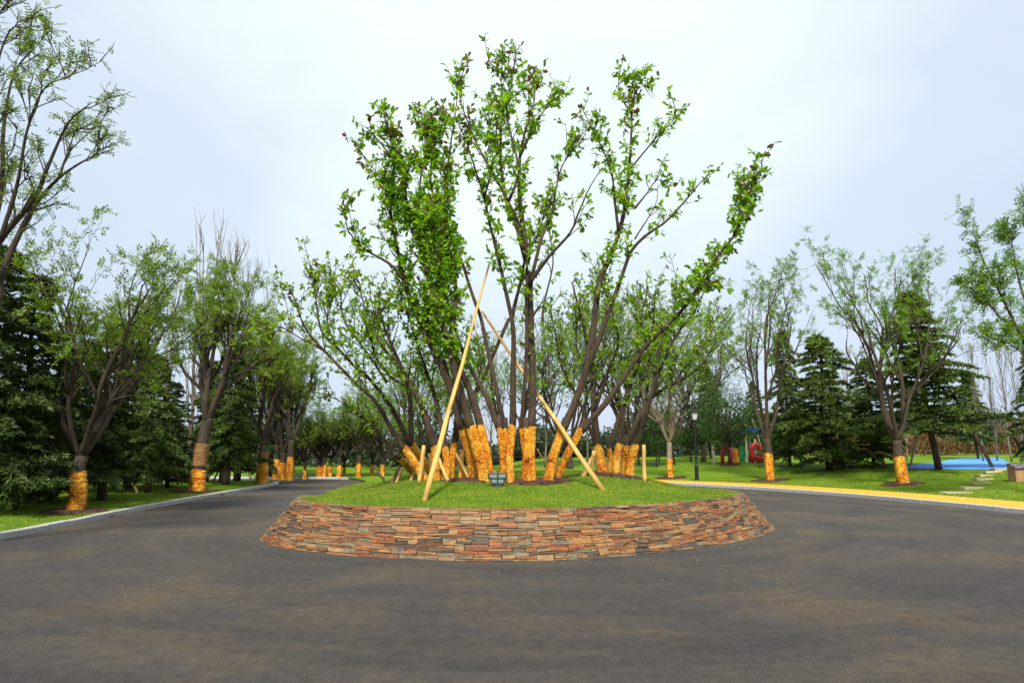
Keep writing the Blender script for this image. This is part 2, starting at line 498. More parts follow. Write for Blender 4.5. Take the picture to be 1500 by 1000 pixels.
right_edge3 = with_z(LAWN_EDGE_R, .14)
def z_main(x, y):
    d, zb = edge_dist(x, y, main_edge)
    dr, _ = edge_dist(x, y, right_edge3)
    isl = np.exp(-np.abs((x - .3) / 7.0) ** 4 - ((y - 18.6) / 11.5) ** 2)
    hi = .15 + .98 * isl + .3 * smooth((y - 46) / 20)
    onr = smooth((x + 6) / 10) * (in_poly(x, y, np.vstack((LAWN_EDGE_R, [(110, -8), (110, 150), (-10, 150), (-10, 43)]))) * 1.0)
    hr = .15 + .90 * smooth(dr / 12.0) + .60 * smooth((dr - 10) / 34.0) + 0.03 * np.sin(x * .5) * np.sin(y * .43) * smooth(dr / 3)
    H = np.maximum(hi, hr * onr)
    s = smooth(d / 3.2)
    return zb * (1 - s) + H * s
def z_left(x, y):
    d, zb = edge_dist(x, y, left_edge)
    H = .13 + .33 * smooth(d / 7.0) + 0.03 * np.sin(x * .7) * np.sin(y * .5)
    s = smooth(d / 2.0)
    return zb * (1 - s) + H * s
def zg(x, y):
    x = np.atleast_1d(np.asarray(x, float)); y = np.atleast_1d(np.asarray(y, float))
    z = np.zeros(x.shape)
    a = in_poly(x, y, main_poly); b = in_poly(x, y, left_poly)
    if a.any():
        z[a] = z_main(x[a], y[a])
    if b.any():
        z[b] = z_left(x[b], y[b])
    return z
def gz(x, y):
    return float(zg(x, y)[0])
def hit(px, py):
    d = ray(px, py)
    t = np.arange(6, 110, 0.1)
    p = np.array((0, 0, EYE)) + d[None] * (t / d[1])[:, None]
    below = np.nonzero(zg(p[:, 0], p[:, 1]) > p[:, 2])[0]
    q = p[below[0]] if len(below) else p[-1]
    return np.array((q[0], q[1], gz(q[0], q[1])))

def lawn(name, poly, zf, edge, near):
    pts = [Vector((p[0], p[1])) for p in poly]
    n = len(pts)
    gx, gy = [], []
    for (x0, x1, y0, y1, st) in near:
        a, b = np.meshgrid(np.arange(x0, x1, st), np.arange(y0, y1, st))
        gx.append(a.ravel() + RNG.normal(0, st * .12, a.size)); gy.append(b.ravel() + RNG.normal(0, st * .12, a.size))
    gx = np.concatenate(gx); gy = np.concatenate(gy)
    k = in_poly(gx, gy, poly)
    gx, gy = gx[k], gy[k]
    d, _ = edge_dist(gx, gy, edge)
    k = d > 0.2
    gx, gy = gx[k], gy[k]
    allp = pts + [Vector((a, b)) for a, b in zip(gx, gy)]
    v, e, f, ov, oe, of = delaunay_2d_cdt(allp, [(i, (i + 1) % n) for i in range(n)], [list(range(n))], 1, 1e-5)
    X = np.array([(a.x, a.y) for a in v])
    Z = zf(X[:, 0], X[:, 1])
    mb = MB()
    mb.add(np.column_stack((X, Z)), np.array([list(t) for t in f if len(t) == 3]))
    # cut earth edge down to the road
    E = edge
    m = len(E)
    top = np.column_stack((E[:, :2], zf(E[:, 0], E[:, 1]) - 0.004))
    bot = top.copy(); bot[:, 2] = -0.02
    q = [(i, i + 1, m + i + 1, m + i) for i in range(m - 1)]
    mb.add(np.vstack((top, bot)), q, 1)
    o = mb.build(name, [M['lawn'], M['soil']], smooth_shade=True)
    return structure(o)

lawn('lawn', main_poly, z_main, main_edge, [(-14, 26, 8, 48, .55), (-60, -14, 46, 100, 3.5), (26, 70, -8, 100, 2.5), (-14, 26, 48, 100, 1.6)])
lawn('lawn', left_poly, z_left, left_edge, [(-24, -8, -8, 42, .6), (-88, -24, -8, 42, 4)])

mb = MB(); mb.add([(-900, -900, -.06), (900, -900, -.06), (900, 900, -.06), (-900, 900, -.06)], [(0, 1, 2, 3)])
structure(mb.build('ground', M['lawn']))
mb = MB(); mb.add([(-60, -14, 0), (32, -14, 0), (32, 60, 0), (-60, 60, 0)], [(0, 1, 2, 3)])
structure(mb.build('road', M['asphalt']))

def kerb(curve, z=.13, w=.16, unitlen=1.0, side=1):
    mb = MB()
    seg = np.linalg.norm(np.diff(curve[:, :2], axis=0), axis=1)
    s = np.concatenate(([0], np.cumsum(seg)))
    L = s[-1]
    k = 0.0
    while k < L - .2:
        a = np.linspace(k + .006, min(k + unitlen, L) - .006, 3)
        k += unitlen
        px = np.interp(a, s, curve[:, 0]); py = np.interp(a, s, curve[:, 1])
        c = np.stack((px, py), 1)
        o = offset(c, w * side)
        h = z + RNG.normal(0, .003)
        ch = .018
        prof = [(0.0, -.02), (0.0, h - ch), (ch / w, h), (1.0, h), (1.0, -.02)]
        v = []
        for i in range(3):
            for t, zz in prof:
                p = c[i] * (1 - t) + o[i] * t
                v.append((p[0], p[1], zz))
        q = [(i * 5 + j, (i + 1) * 5 + j, (i + 1) * 5 + j + 1, i * 5 + j + 1) for i in range(2) for j in range(4)]
        mb.add(v, q)
        mb.f.append(np.array([[mb.n - 15 + j for j in range(5)]])); mb.m.append(np.array([0]))
        mb.f.append(np.array([[mb.n - 5 + j for j in range(4, -1, -1)]])); mb.m.append(np.array([0]))
    return structure(mb.build('kerb', M['kerb']))
kerb(LEFT_KERB); kerb(BEND_KERB); kerb(RIGHT_KERB, .135)

a, b = offset(RIGHT_KERB, .155), offset(RIGHT_KERB, .16 + PATH_W + .12)
mb = MB(); n = len(a)
mb.add(np.vstack((with_z(a, .118), with_z(b, .150))), [(i, n + i, n + i + 1, i + 1)[::-1] for i in range(n - 1)])
structure(mb.build('path', M['path']))

# ------------------------------------------------------------------ stone wall round the planting bed
def stone_wall():
    mb = MB()
    S = np.concatenate(([0], np.cumsum(np.linalg.norm(np.diff(FOOT[:, :2], axis=0), axis=1))))
    L = S[-1]
    def P(s, z, inn):
        x = np.interp(s, S, FOOT[:, 0]); y = np.interp(s, S, FOOT[:, 1])
        nx = np.interp(s, S, FOOTN[:, 0]); ny = np.interp(s, S, FOOTN[:, 1])
        q = z * BATTER + inn
        return (x + nx * q, y + ny * q, z)
    hs = lambda s: float(np.interp(s, S, FOOT[:, 2]))
    # earth core
    idx = range(0, len(FOOT), 2)
    low = [P(S[i], -.02, .045) for i in idx]
    high = [P(S[i], FOOT[i, 2] - .02, .045) for i in idx]
    m = len(low)
    mb.add(low + high, [(i, i + 1, m + i + 1, m + i) for i in range(m - 1)], 1)
    rng = random.Random(5)
    CW, RH = .055, .0291
    ncol, nrow = int(L / CW), 25
    grid = np.zeros((nrow, ncol), bool)
    pz = [rng.uniform(0, 6.28) for _ in range(6)]
    def warp(q, zz):
        k = min(1, zz / .1) * min(1, max(0, (.73 - zz) / .1))
        return zz + k * (.011 * math.sin(q * 1.3 + pz[0] + zz * 4) + .008 * math.sin(q * 3.7 + pz[1] - zz * 9) + .006 * math.sin(q * 8.1 + pz[2] + zz * 17))
    for r in range(nrow):
        for c0 in range(ncol):
            if grid[r, c0]:
                continue
            h = rng.choices((1, 2, 3), (.66, .29, .05))[0]
            w = rng.choices((1, 2, 3, 4, 5, 6, 7, 8, 10, 12), (.2, 1.0, 1.9, 2.3, 2.4, 2.1, 1.6, 1.2, .8, .4))[0]
            if h == 3:
                w = min(max(w, 3), 7)
            h = min(h, nrow - r)
            k = 1
            while k < w and c0 + k < ncol and not grid[r, c0 + k]:
                k += 1
            w = k
            if h > 1 and (grid[r:r + h, c0:c0 + w].any() or w < 2):
                h = 1
            grid[r:r + h, c0:c0 + w] = True
            sa, sb = c0 * CW, (c0 + w) * CW
            za, zb = r * RH, (r + h) * RH
            top = hs((sa + sb) / 2)
            if zb > top + .03:
                continue
            g = rng.uniform(.0015, .005)
            pr = rng.gauss(0, .011)
            dz = rng.uniform(-.006, .006)
            ja, jb = rng.uniform(-.012, .012), rng.uniform(-.012, .012)
            zm = (za + zb) / 2
            front = []
            corners = ((sa + g + ja, za + g), (sb - g + ja * .4, za + g + dz), (sb - g + jb, zb - g + dz), (sa + g + jb * .4, zb - g))
            ch = min(.0035, h * RH * .1)
            mids = ((sa + sb) / 2, zm)
            v = []
            for lay in range(3):
                for (ss, zz) in corners:
                    if lay == 0:      # broken face, slightly inside the bed joints
                        s_, z_ = ss + (ch if ss < mids[0] else -ch) + rng.uniform(-.004, .004), zz + (ch if zz < zm else -ch) * .7 + rng.uniform(-.003, .003)
                        d_ = pr + rng.uniform(-.004, .004)
                    elif lay == 1:
                        s_, z_, d_ = ss, zz, pr + ch + .004
                    else:
                        s_, z_, d_ = ss, zz, .16
                    p = P(s_, max(.0, zm + (z_ - zm) * .55), d_)
                    v.append((p[0], p[1], warp(s_, z_)))
            q = [(0, 1, 2, 3)]
            for lay in (0, 4):
                q += [(lay + (a + 1) % 4, lay + a, lay + 4 + a, lay + 4 + (a + 1) % 4) for a in range(4)]
            mb.add(v, q, 0)
    o = mb.build('stone_wall', [M['stone'], M['mortar']])
    tag(o, 'low curved dry stone wall of rust brown slate round the raised lawn', 'stone wall')
stone_wall()

# ------------------------------------------------------------------ grass blades
def grass():
    mb = MB()
    spots = [(-6, 6.4, 11, 20, 150000, main_poly), (-9, 7, 20, 38, 60000, main_poly), (-19, -9, 11, 30, 70000, left_poly), (10, 30, 17, 40, 90000, main_poly)]
    for (x0, x1, y0, y1, n, poly) in spots:
        x = RNG.uniform(x0, x1, n); y = RNG.uniform(y0, y1, n)
        k = in_poly(x, y, poly)
        x, y = x[k], y[k]
        z = zg(x, y)
        n = len(x)
        far = np.hypot(x, y)
        h = RNG.uniform(.018, .045, n) * (1 + (far > 24) * .3)
        w = RNG.uniform(.004, .009, n) * np.clip(far / 14, .9, 2.2)
        a = RNG.uniform(0, 6.283, n)
        lean = RNG.normal(0, .022, (n, 2))
        P = np.column_stack((x, y, z - .004))
        sx = np.column_stack((np.cos(a) * w, np.sin(a) * w, np.zeros(n)))
        T = P + np.column_stack((lean, h))
        v = np.stack((P - sx, P + sx, T), 1).reshape(-1, 3)
        mb.add(v, np.arange(n * 3).reshape(-1, 3))
    structure(mb.build('grass', M['blade']), 'stuff')
grass()

# grit on the asphalt by the wall foot
mb = MB()
for i in range(420):
    k = random.randrange(10, len(FOOT) - 30)
    dd = -abs(random.gauss(0, .5)) - .03 if i < 300 else -random.uniform(.5, 4)
    p = FOOT[k, :2] + FOOTN[k] * dd
    s = random.uniform(.004, .014)
    mb.box((p[0], p[1], s * .3), (s * random.uniform(.8, 1.8), s, s * .7), random.uniform(0, 3), s * .15)
structure(mb.build('gravel', simple('grit_stone', (0.2, 0.16, 0.12), 0.9, 0, .4, 3)), 'stuff')

# ------------------------------------------------------------------ leaves and wood
def leaves(mb, P, D, N, L, W, mat=0, simple_leaf=False):
    P, D = np.asarray(P, float), unit(D)
    S = unit(np.cross(D, N))
    N = np.cross(S, D)
    L = np.asarray(L)[:, None]; W = np.asarray(W)[:, None]
    n = len(P)
    if simple_leaf:
        v = np.stack((P, P + D * L * .45 + S * W * .5, P + D * L, P + D * L * .45 - S * W * .5), 1)
        mb.add(v.reshape(-1, 3), np.arange(n * 4).reshape(-1, 4), mat)
    else:
        v = np.stack((P, P + D * L * .35 + S * W * .42 + N * W * .14, P + D * L * .74 + S * W * .46 + N * W * .1 - N * L * .03, P + D * L - N * L * .1,
                      P + D * L * .74 - S * W * .46 + N * W * .1 - N * L * .03, P + D * L * .35 - S * W * .42 + N * W * .14), 1)
        b = np.arange(n)[:, None] * 6
        mb.add(v.reshape(-1, 3), np.vstack((b + np.array([[0, 1, 2, 3]]), b + np.array([[0, 3, 4, 5]]))), mat)

def resample(pts, rad, step):
    s = np.concatenate(([0], np.cumsum(np.linalg.norm(np.diff(pts, axis=0), axis=1))))
    n = max(2, int(s[-1] / step) + 1)
    k = np.linspace(0, s[-1], n)
    return np.stack([np.interp(k, s, pts[:, i]) for i in range(3)], 1), np.interp(k, s, rad), s[-1]

def shoots_on(limb, rad, rng, per_m, t0, slen, nleaf, lsize, wood, lv, mats=(0,), t1=1.0, up=.5, tipmat=None):
    """short leafy shoots standing off a limb"""
    s = np.concatenate(([0], np.cumsum(np.linalg.norm(np.diff(limb, axis=0), axis=1))))
    L = s[-1]
    n = int(per_m * L * (t1 - t0))
    if n < 1:
        return
    k = rng.uniform(t0, t1, n) * L
    base = np.stack([np.interp(k, s, limb[:, i]) for i in range(3)], 1)
    T = unit(np.stack([np.interp(k, s, np.gradient(limb[:, i])) for i in range(3)], 1))
    R = unit(rng.normal(0, 1, (n, 3)))
    R = unit(R - T * (R * T).sum(1, keepdims=True))
    D = unit(R + T * .55 + np.array((0, 0, up)))
    ln = rng.uniform(.45, 1.25, n) * slen
    for i in range(n):
        mid = base[i] + D[i] * ln[i] * .5 + rng.normal(0, .02, 3)
        tip = mid + unit(D[i] + np.array((0, 0, .35)) + rng.normal(0, .25, 3)) * ln[i] * .5
        wood.tube(np.array((base[i], mid, tip)), (.008, .006, .003), 3, False)
        m = max(2, int(rng.normal(nleaf, 1.5)))
        f = rng.uniform(.25, 1.0, m)
        P = np.where(f[:, None] < .5, base[i] + (mid - base[i]) * f[:, None] * 2, mid + (tip - mid) * (f[:, None] * 2 - 1))
        dd = unit(rng.normal(0, 1, (m, 3)) + D[i] * .6 + np.array((0, 0, -.15)))
        nn = unit(rng.normal(0, .6, (m, 3)) + np.array((0, 0, 1.0)))
        sz = rng.uniform(.65, 1.2, m) * lsize
        mm = mats[int(rng.integers(len(mats)))]
        if tipmat is not None and k[i] / L > .82 and rng.random() < .55:
            mm = tipmat
        leaves(lv, P, dd, nn, sz, sz * rng.uniform(.42, .6, m), mm)

def side_twigs(limb, rad, rng, n, t0, ln, wood):
    out = []
    s = np.concatenate(([0], np.cumsum(np.linalg.norm(np.diff(limb, axis=0), axis=1))))
    L = s[-1]
    for i in range(n):
        k = rng.uniform(t0, .97) * L
        b = np.array([np.interp(k, s, limb[:, j]) for j in range(3)])
        r = float(np.interp(k, s, rad))
        j = min(len(limb) - 2, int(np.searchsorted(s, k)) - 1)
        T = unit(limb[j + 1] - limb[j])
        R = unit(rng.normal(0, 1, 3)); R = unit(R - T * (R @ T))
        d = unit(T + R * rng.uniform(.5, .95) + np.array((0, 0, .25)))
        l = ln * rng.uniform(.5, 1.2)
        pts = [b]
        for q in range(4):
            d = unit(d + rng.normal(0, .16, 3) + np.array((0, 0, .1)))
            pts.append(pts[-1] + d * l / 4)
        pts = np.array(pts)
        rr = np.linspace(max(.012, r * .45), .005, 5)
        wood.tube(pts, rr, 4, False)
        out.append((pts, rr))
    return out

def foil_wrap(mb, pts, rad, rng, mat=0):
    P, R, L = resample(np.asarray(pts, float), np.asarray(rad, float), .02)
    n = len(P); sides = 24
    T = unit(np.gradient(P, axis=0))
    U = unit(np.cross(T, np.array((0.05, 1.0, 0.0)))); V = np.cross(T, U)
    a = np.linspace(0, 2 * math.pi, sides, endpoint=False)
    wr = np.zeros((n, sides))
    zz = np.arange(n)[:, None] * .02
    for q in range(14):
        fr = rng.uniform(20, 95); ph = rng.uniform(0, 6.28); sl = int(rng.integers(-3, 4))
        wr += (np.abs(np.sin(fr * zz * .5 + sl * .5 * a[None] + ph + .8 * np.sin(int(rng.integers(1, 4)) * a[None] + q))) - .64) / 5
    loc = rng.uniform(.4, 1.5, (n // 6 + 2, 4))
    amp = np.stack([np.interp(np.arange(n) / 6, np.arange(len(loc)), loc[:, k]) for k in range(4)], 1)[:, (np.arange(sides) * 4 // sides)]
    pitch = rng.uniform(.10, .15)
    groove = np.clip(np.sin(6.2832 * zz / pitch + a[None] + .5 * np.sin(3 * a[None] + zz * 9) + .9 * np.sin(zz * 5.0)) - .72, 0, 1) * 3.5
    rr = R[:, None] * (1 - .075 * groove) * (1.06 + .13 * wr * amp + .008 * rng.normal(0, 1, (n, sides)))
    v = P[:, None] + (U[:, None] * np.cos(a)[None, :, None] + V[:, None] * np.sin(a)[None, :, None]) * rr[..., None]
    fray = np.interp(a, np.linspace(0, 6.2832, 9), np.append(rng.uniform(-.035, .05, 8), 0.0))
    v[-1, :, 2] += fray; v[-2, :, 2] += fray * .8; v[-3, :, 2] += fray * .5
    i, j = np.meshgrid(np.arange(n - 1), np.arange(sides), indexing='ij')
    i, j = i.ravel(), j.ravel(); j2 = (j + 1) % sides
    mb.add(v.reshape(-1, 3), np.stack((i * sides + j, i * sides + j2, (i + 1) * sides + j2, (i + 1) * sides + j), 1), mat)
    b = mb.n - n * sides
    mb.f.append(np.array([[b + (n - 1) * sides + q for q in range(sides)]])); mb.m.append(np.array([mat]))

def mulch(c, r, stretch=1.0):
    mb = MB()
    rng = np.random.default_rng(int(abs(c[0] * 31 + c[1] * 17)) + 3)
    rings, sides = 5, 26
    v = []
    for i in range(rings + 1):
        for j in range(sides):
            a = j * 2 * math.pi / sides
            rr = r * i / rings * (1 + .10 * math.sin(3 * a + c[0]) + .06 * math.sin(7 * a) + rng.normal(0, .03))
            x, y = c[0] + rr * math.cos(a) * stretch, c[1] + rr * math.sin(a)
            v.append([x, y, .05 * (1 - (i / rings) ** 2) - (.03 if i == rings else 0) + rng.uniform(0, .02)])
    v = np.array(v)
    v[:, 2] += zg(v[:, 0], v[:, 1]) + .012
    q = [(i * sides + j, i * sides + (j + 1) % sides, (i + 1) * sides + (j + 1) % sides, (i + 1) * sides + j) for i in range(rings) for j in range(sides)]
    mb.add(v, q)
    # bark chips
    for i in range(int(160 * r)):
        a, rr = rng.uniform(0, 6.28), r * math.sqrt(rng.uniform(.02, 1.1))
        x, y = c[0] + rr * math.cos(a) * stretch, c[1] + rr * math.sin(a)
        mb.box((x, y, gz(x, y) + .035 + .03 * max(0, 1 - (rr / r) ** 2)), (rng.uniform(.03, .1), rng.uniform(.015, .04), .012), rng.uniform(0, 3), .004, 0, rng.normal(0, .4))
    structure(mb.build('mulch_bed', M['mulch']))

# ------------------------------------------------------------------ the big leafy trees of the raised bed (limbs follow real tree habit, each with its own depth)
def multi_tree(label, base_px, stems, limbs, seed, lsize=.15, mats=('leaf', 'leaf_tip'), group=None, slen=.3, mulch_r=None, twigs=5, tw_len=.7, rs=1.0, ds=1.0):
    rng = np.random.default_rng(seed)
    B = hit(*base_px)
    root = thing('leafy_tree', label, 'tree', B, group)
    wood, lv = MB(), MB()
    tops = []
    for (pb, pt, dy0, dy1, r) in stems:          # foil-wrapped foot of each stem
        b = hit(*pb) if len(pb) == 2 else at(pb[0], pb[1], B[1] + dy0)
        b = at(pb[0], pb[1], b[1]); b[2] = gz(b[0], b[1]) - .03 - r * .6
        t = at(pt[0], pt[1], B[1] + dy1)
        f = MB()
        m = (b + t) / 2 + np.array((rng.normal(0, .02), 0, 0)) + unit(np.array((b[0] - t[0], 0, 0))) * .03
        pts = np.array((b, b + (m - b) * .12, m, t))
        foil_wrap(f, pts, np.array((r * 1.25, r * 1.08, r, r * .95)), rng)
        f.build('foil_wrap', M['foil'], root, B, True)
        tops.append((pt, t, r))
        e = t + (t - m) / np.linalg.norm(t - m) * .25
        wood.tube(np.array((m, t, e)), np.array((r * .9, r * .88, r * .8)), 10)
    for (pts, dy0, dy1, r0, r1, dens, t0) in limbs:
        n = len(pts)
        r0, dens = r0 * rs, dens * ds
        ctrl = []
        for i, p in enumerate(pts):
            f = i / (n - 1)
            ctrl.append(at(p[0], p[1], B[1] + dy0 + (dy1 - dy0) * f))
        for (pt, t, r) in tops:
            if abs(pt[0] - pts[0][0]) < 9 and abs(pt[1] - pts[0][1]) < 26:
                ctrl[0] = t - np.array((0, 0, .05)); r0 = min(r0, r * .95)
                break
        C = catmull(ctrl, .16)
        C = C + np.cumsum(rng.normal(0, .006, C.shape), axis=0) * np.linspace(0, 1, len(C))[:, None]
        R = np.linspace(0, 1, len(C)) ** .8
        R = r0 + (r1 - r0) * R
        wood.tube(C, R, 9 if r0 > .07 else 6, True, rough=.05)
        shoots_on(C, R, rng, dens, t0, slen, 6.5, lsize, wood, lv, (0,), tipmat=1)
        if twigs and dens > 0:
            tw = side_twigs(C, R, rng, int(twigs * (0.5 + dens / 20)), max(t0, .3), tw_len, wood)
            for (p, rr) in tw:
                shoots_on(p, rr, rng, 5 + dens * .25, .25, slen * .75, 5.5, lsize * .95, wood, lv, (0,), tipmat=1)
    wood.build('trunk', M['bark'], root, B, True)
    lv.build('crown', [M[m] for m in mats], root, B)
    return root, B

GI = 'tall trees of the raised bed'
multi_tree('tree with the densest bright leaves, three foil wrapped stems beside the long slanted pole', (700, 705),
    [((696, 701), (676, 625), .2, .2, .10), ((712, 706), (690, 625), 0, 0, .115), ((719, 704), (704, 622), .15, .1, .092)],
    [([(676, 640), (660, 569), (636, 516), (611, 463), (592, 411), (583, 367), (574, 305), (580, 248), (568, 218), (541, 188)], .2, -.6, .125, .012, 22, .22),
     ([(690, 640), (670, 559), (657, 504), (629, 417), (617, 361), (610, 330), (593, 290), (593, 255), (577, 225), (560, 165)], 0, -1.1, .14, .012, 24, .18),
     ([(704, 640), (691, 578), (663, 516), (645, 454), (648, 392), (640, 330), (637, 284), (634, 255), (646, 179), (659, 158)], .1, .9, .12, .012, 24, .15),
     ([(592, 411), (570, 386), (533, 364), (508, 336), (503, 300)], -.3, -.9, .04, .008, 10, .2),
     ([(617, 361), (600, 330), (575, 290), (558, 262), (538, 235)], -.6, -.2, .05, .008, 20, .1),
     ([(645, 454), (622, 370), (612, 290), (622, 200), (612, 165)], .4, 1.2, .06, .008, 20, .1),
     ([(657, 504), (668, 440), (662, 380), (650, 320), (655, 250)], .1, .5, .07, .01, 26, .1),
     ([(636, 516), (625, 455), (640, 400), (625, 330)], .1, -.4, .06, .01, 26, .1)],
    1, .148, group=GI, ds=1.3, slen=.38, twigs=4)
multi_tree('dark sparse tree with three thin foil wrapped stems right behind the floodlight', (740, 704),
    [((737, 703), (732, 628), .1, .3, .075), ((742, 703), (741, 628), .2, .35, .07), ((748, 708), (751, 624), 0, .1, .085)],
    [([(732, 640), (711, 578), (692, 545), (672, 500), (655, 440), (640, 400)], .3, .8, .085, .02, 9, .4),
     ([(741, 640), (722, 548), (709, 490), (704, 466), (688, 423), (675, 383), (657, 340), (650, 290), (658, 220), (665, 165), (668, 122)], .35, 1.3, .10, .01, 9, .42),
     ([(751, 640), (752, 516), (750, 470), (736, 407), (726, 367), (717, 330), (709, 290), (700, 260), (682, 206), (668, 175)], .1, -.7, .09, .01, 11, .4),
     ([(750, 463), (762, 414), (770, 376), (788, 340), (800, 290)], 0, .6, .055, .01, 10, .2),
     ([(709, 290), (722, 240), (718, 190), (728, 150)], -.4, -.6, .03, .006, 10, .1)],
    2, .15, group=GI, ds=1.15, slen=.42, twigs=6)
multi_tree('tallest tree of the raised bed, straight dark trunk rising from three upright foil wrapped stems', (774, 707),
    [((766, 706), (764, 627), .12, .15, .06), ((772, 708), (771, 629), 0, .05, .08), ((779, 707), (779, 624), .05, .05, .095)],
    [([(772, 640), (771, 520), (771, 450), (772, 380), (766, 340), (745, 296), (715, 242), (694, 200), (675, 150), (671, 112)], 0, -.8, .125, .01, 8, .35),
     ([(780, 640), (780, 560), (777, 500), (775, 450), (773, 400)], .05, .1, .11, .07, 4, .2),
     ([(772, 385), (757, 330), (742, 296), (734, 242), (736, 170), (748, 130), (754, 92)], .1, .6, .075, .006, 10, .15),
     ([(773, 380), (766, 330), (761, 284), (762, 230), (775, 176), (785, 140), (774, 112)], 0, 1.3, .075, .006, 9, .15),
     ([(773, 417), (804, 376), (835, 342), (849, 311), (867, 272), (884, 245)], 0, -.8, .055, .008, 2, .4),
     ([(780, 402), (793, 350), (808, 311), (819, 257), (831, 230), (858, 203)], .1, .9, .05, .008, 10, .25),
     ([(795, 470), (796, 448), (810, 386), (806, 340), (800, 290)], .4, .6, .03, .008, 6, .3),
     ([(736, 242), (727, 190), (737, 135), (729, 100)], .4, .1, .03, .005, 11, .1),
     ([(762, 230), (780, 190), (803, 155), (832, 126)], .7, .5, .03, .005, 9, .2),
     ([(745, 296), (760, 250), (750, 200), (745, 150), (790, 115)], -.4, -.2, .035, .005, 8, .1)],
    3, .148, group=GI, ds=1.15, slen=.42, twigs=5)
multi_tree('outward leaning tree on two slanting foil wrapped stems, one long limb nearly bare', (806, 704),
    [((801, 706), (824, 628), 0, .1, .10), ((811, 703), (851, 629), .35, .45, .085)],
    [([(822, 640), (847, 578), (860, 538), (875, 504), (894, 454), (916, 398), (927, 370), (947, 349), (984, 323), (1029, 272), (1042, 260)], .1, -.9, .115, .01, 5, .35),
     ([(860, 538), (868, 490), (878, 414), (894, 376), (906, 339), (915, 300), (921, 230), (924, 155), (928, 135), (910, 112)], .2, 1.0, .095, .008, 13, .2),
     ([(906, 339), (900, 290), (895, 250), (872, 195), (856, 160)], .4, -.2, .04, .006, 11, .15),
     ([(930, 305), (950, 280), (963, 263), (985, 268)], .3, .5, .03, .006, 7, .3),
     ([(921, 250), (942, 225), (966, 197), (990, 170), (981, 134)], .6, 1.2, .028, .005, 7, .3),
     ([(924, 165), (908, 140), (906, 125), (925, 110), (950, 130)], .9, .6, .025, .005, 12, .1),
     ([(930, 350), (960, 299), (964, 269)], 0, .5, .022, .005, 1.2, .4),
     ([(848, 640), (894, 581), (943, 510), (978, 476), (1009, 442), (1036, 395), (1074, 345), (1092, 299), (1096, 278), (1110, 257), (1112, 234)], .45, -1.2, .09, .01, 15, .3),
     ([(1000, 450), (1015, 430), (1040, 412)], -.5, -.6, .03, .008, 26, .0),
     ([(1074, 345), (1086, 315), (1092, 280), (1088, 264)], -1.0, -1.2, .02, .006, 18, .0)],
    4, .15, group=GI, ds=1.25, slen=.40, twigs=4, tw_len=.5)
GB = 'trees at the back of the raised bed'
multi_tree('stout dark tree behind the bare slanting pole, its burst foil wrapping hanging open', (888, 692),
    [((884, 693), (876, 658), 0, .1, .14), ((893, 692), (892, 656), .2, .3, .075), ((903, 695), (907, 652), -.1, 0, .10)],
    [([(877, 665), (870, 600), (868, 540), (855, 470), (842, 415)], .1, .9, .17, .02, 9, .25),
     ([(884, 655), (850, 590), (825, 540), (812, 480), (806, 440)], .1, -.6, .09, .015, 10, .25),
     ([(892, 660), (910, 600), (922, 560), (935, 500), (930, 430)], .3, .9, .10, .015, 9, .25),
     ([(872, 600), (890, 545), (905, 500), (893, 450), (880, 412)], .2, .2, .08, .015, 10, .2),
     ([(907, 660), (916, 590), (932, 540), (955, 480), (960, 425)], 0, -.7, .11, .015, 9, .25),
     ([(868, 560), (845, 510), (850, 460), (870, 420)], .3, 1.4, .05, .01, 10, .1)],
    5, .12, ('leaf_lime', 'leaf_tip'), GB, .36, twigs=9, tw_len=.9, rs=.74, ds=1.35)
multi_tree('spreading dark tree beside the upright yellow stake, with two straight foil wrapped stems', (916, 698),
    [((914, 697), (918, 652), .1, .2, .09), ((921, 699), (931, 652), 0, 0, .105)],
    [([(918, 660), (940, 600), (968, 572), (1005, 553), (1030, 531), (1052, 500)], .2, .5, .10, .012, 9, .3),
     ([(931, 660), (945, 610), (960, 560), (985, 500), (1020, 450), (1035, 415)], 0, -.8, .11, .012, 9, .3),
     ([(940, 615), (948, 570), (950, 520), (940, 470), (950, 420)], .1, 1.0, .08, .012, 9, .2),
     ([(960, 560), (965, 510), (985, 460), (990, 420)], -.1, .9, .05, .01, 10, .2),
     ([(985, 563), (1010, 530), (1035, 490), (1058, 455)], .3, 1.2, .05, .01, 9, .2)],
    6, .12, ('leaf_lime', 'leaf_tip'), GB, .36, twigs=9, tw_len=.9, rs=.74, ds=1.35)
multi_tree('tree with many stems sprawling outward low over the road, behind the leaning yellow stakes', (622, 700),
    [((612, 697), (585, 670), .2, .2, .075), ((626, 704), (594, 658), 0, 0, .095), ((634, 695), (603, 652), .5, .4, .10)],
    [([(600, 668), (577, 634), (549, 587), (518, 559), (471, 510), (446, 479), (431, 438), (418, 415)], 0, -1.0, .10, .01, 9, .2),
     ([(606, 655), (575, 600), (540, 555), (516, 535), (493, 510), (468, 485), (457, 423), (456, 398)], .4, .6, .10, .01, 10, .25),
     ([(610, 650), (598, 570), (567, 516), (543, 479), (533, 448), (524, 420), (509, 396)], .4, 1.2, .10, .01, 11, .2),
     ([(590, 672), (560, 640), (530, 610), (495, 585), (470, 575)], .2, .4, .07, .01, 7, .3),
     ([(471, 510), (440, 495), (415, 479), (393, 482)], -.6, -.9, .03, .008, 9, .5),
     ([(493, 510), (480, 470), (490, 430), (485, 400)], .4, .2, .035, .008, 12, .1),
     ([(567, 560), (540, 520), (505, 470), (500, 425)], .2, -.5, .05, .01, 11, .15)],
    7, .12, ('leaf_lime', 'leaf_tip'), GB, .36, twigs=9, tw_len=.9, rs=.74, ds=1.35)
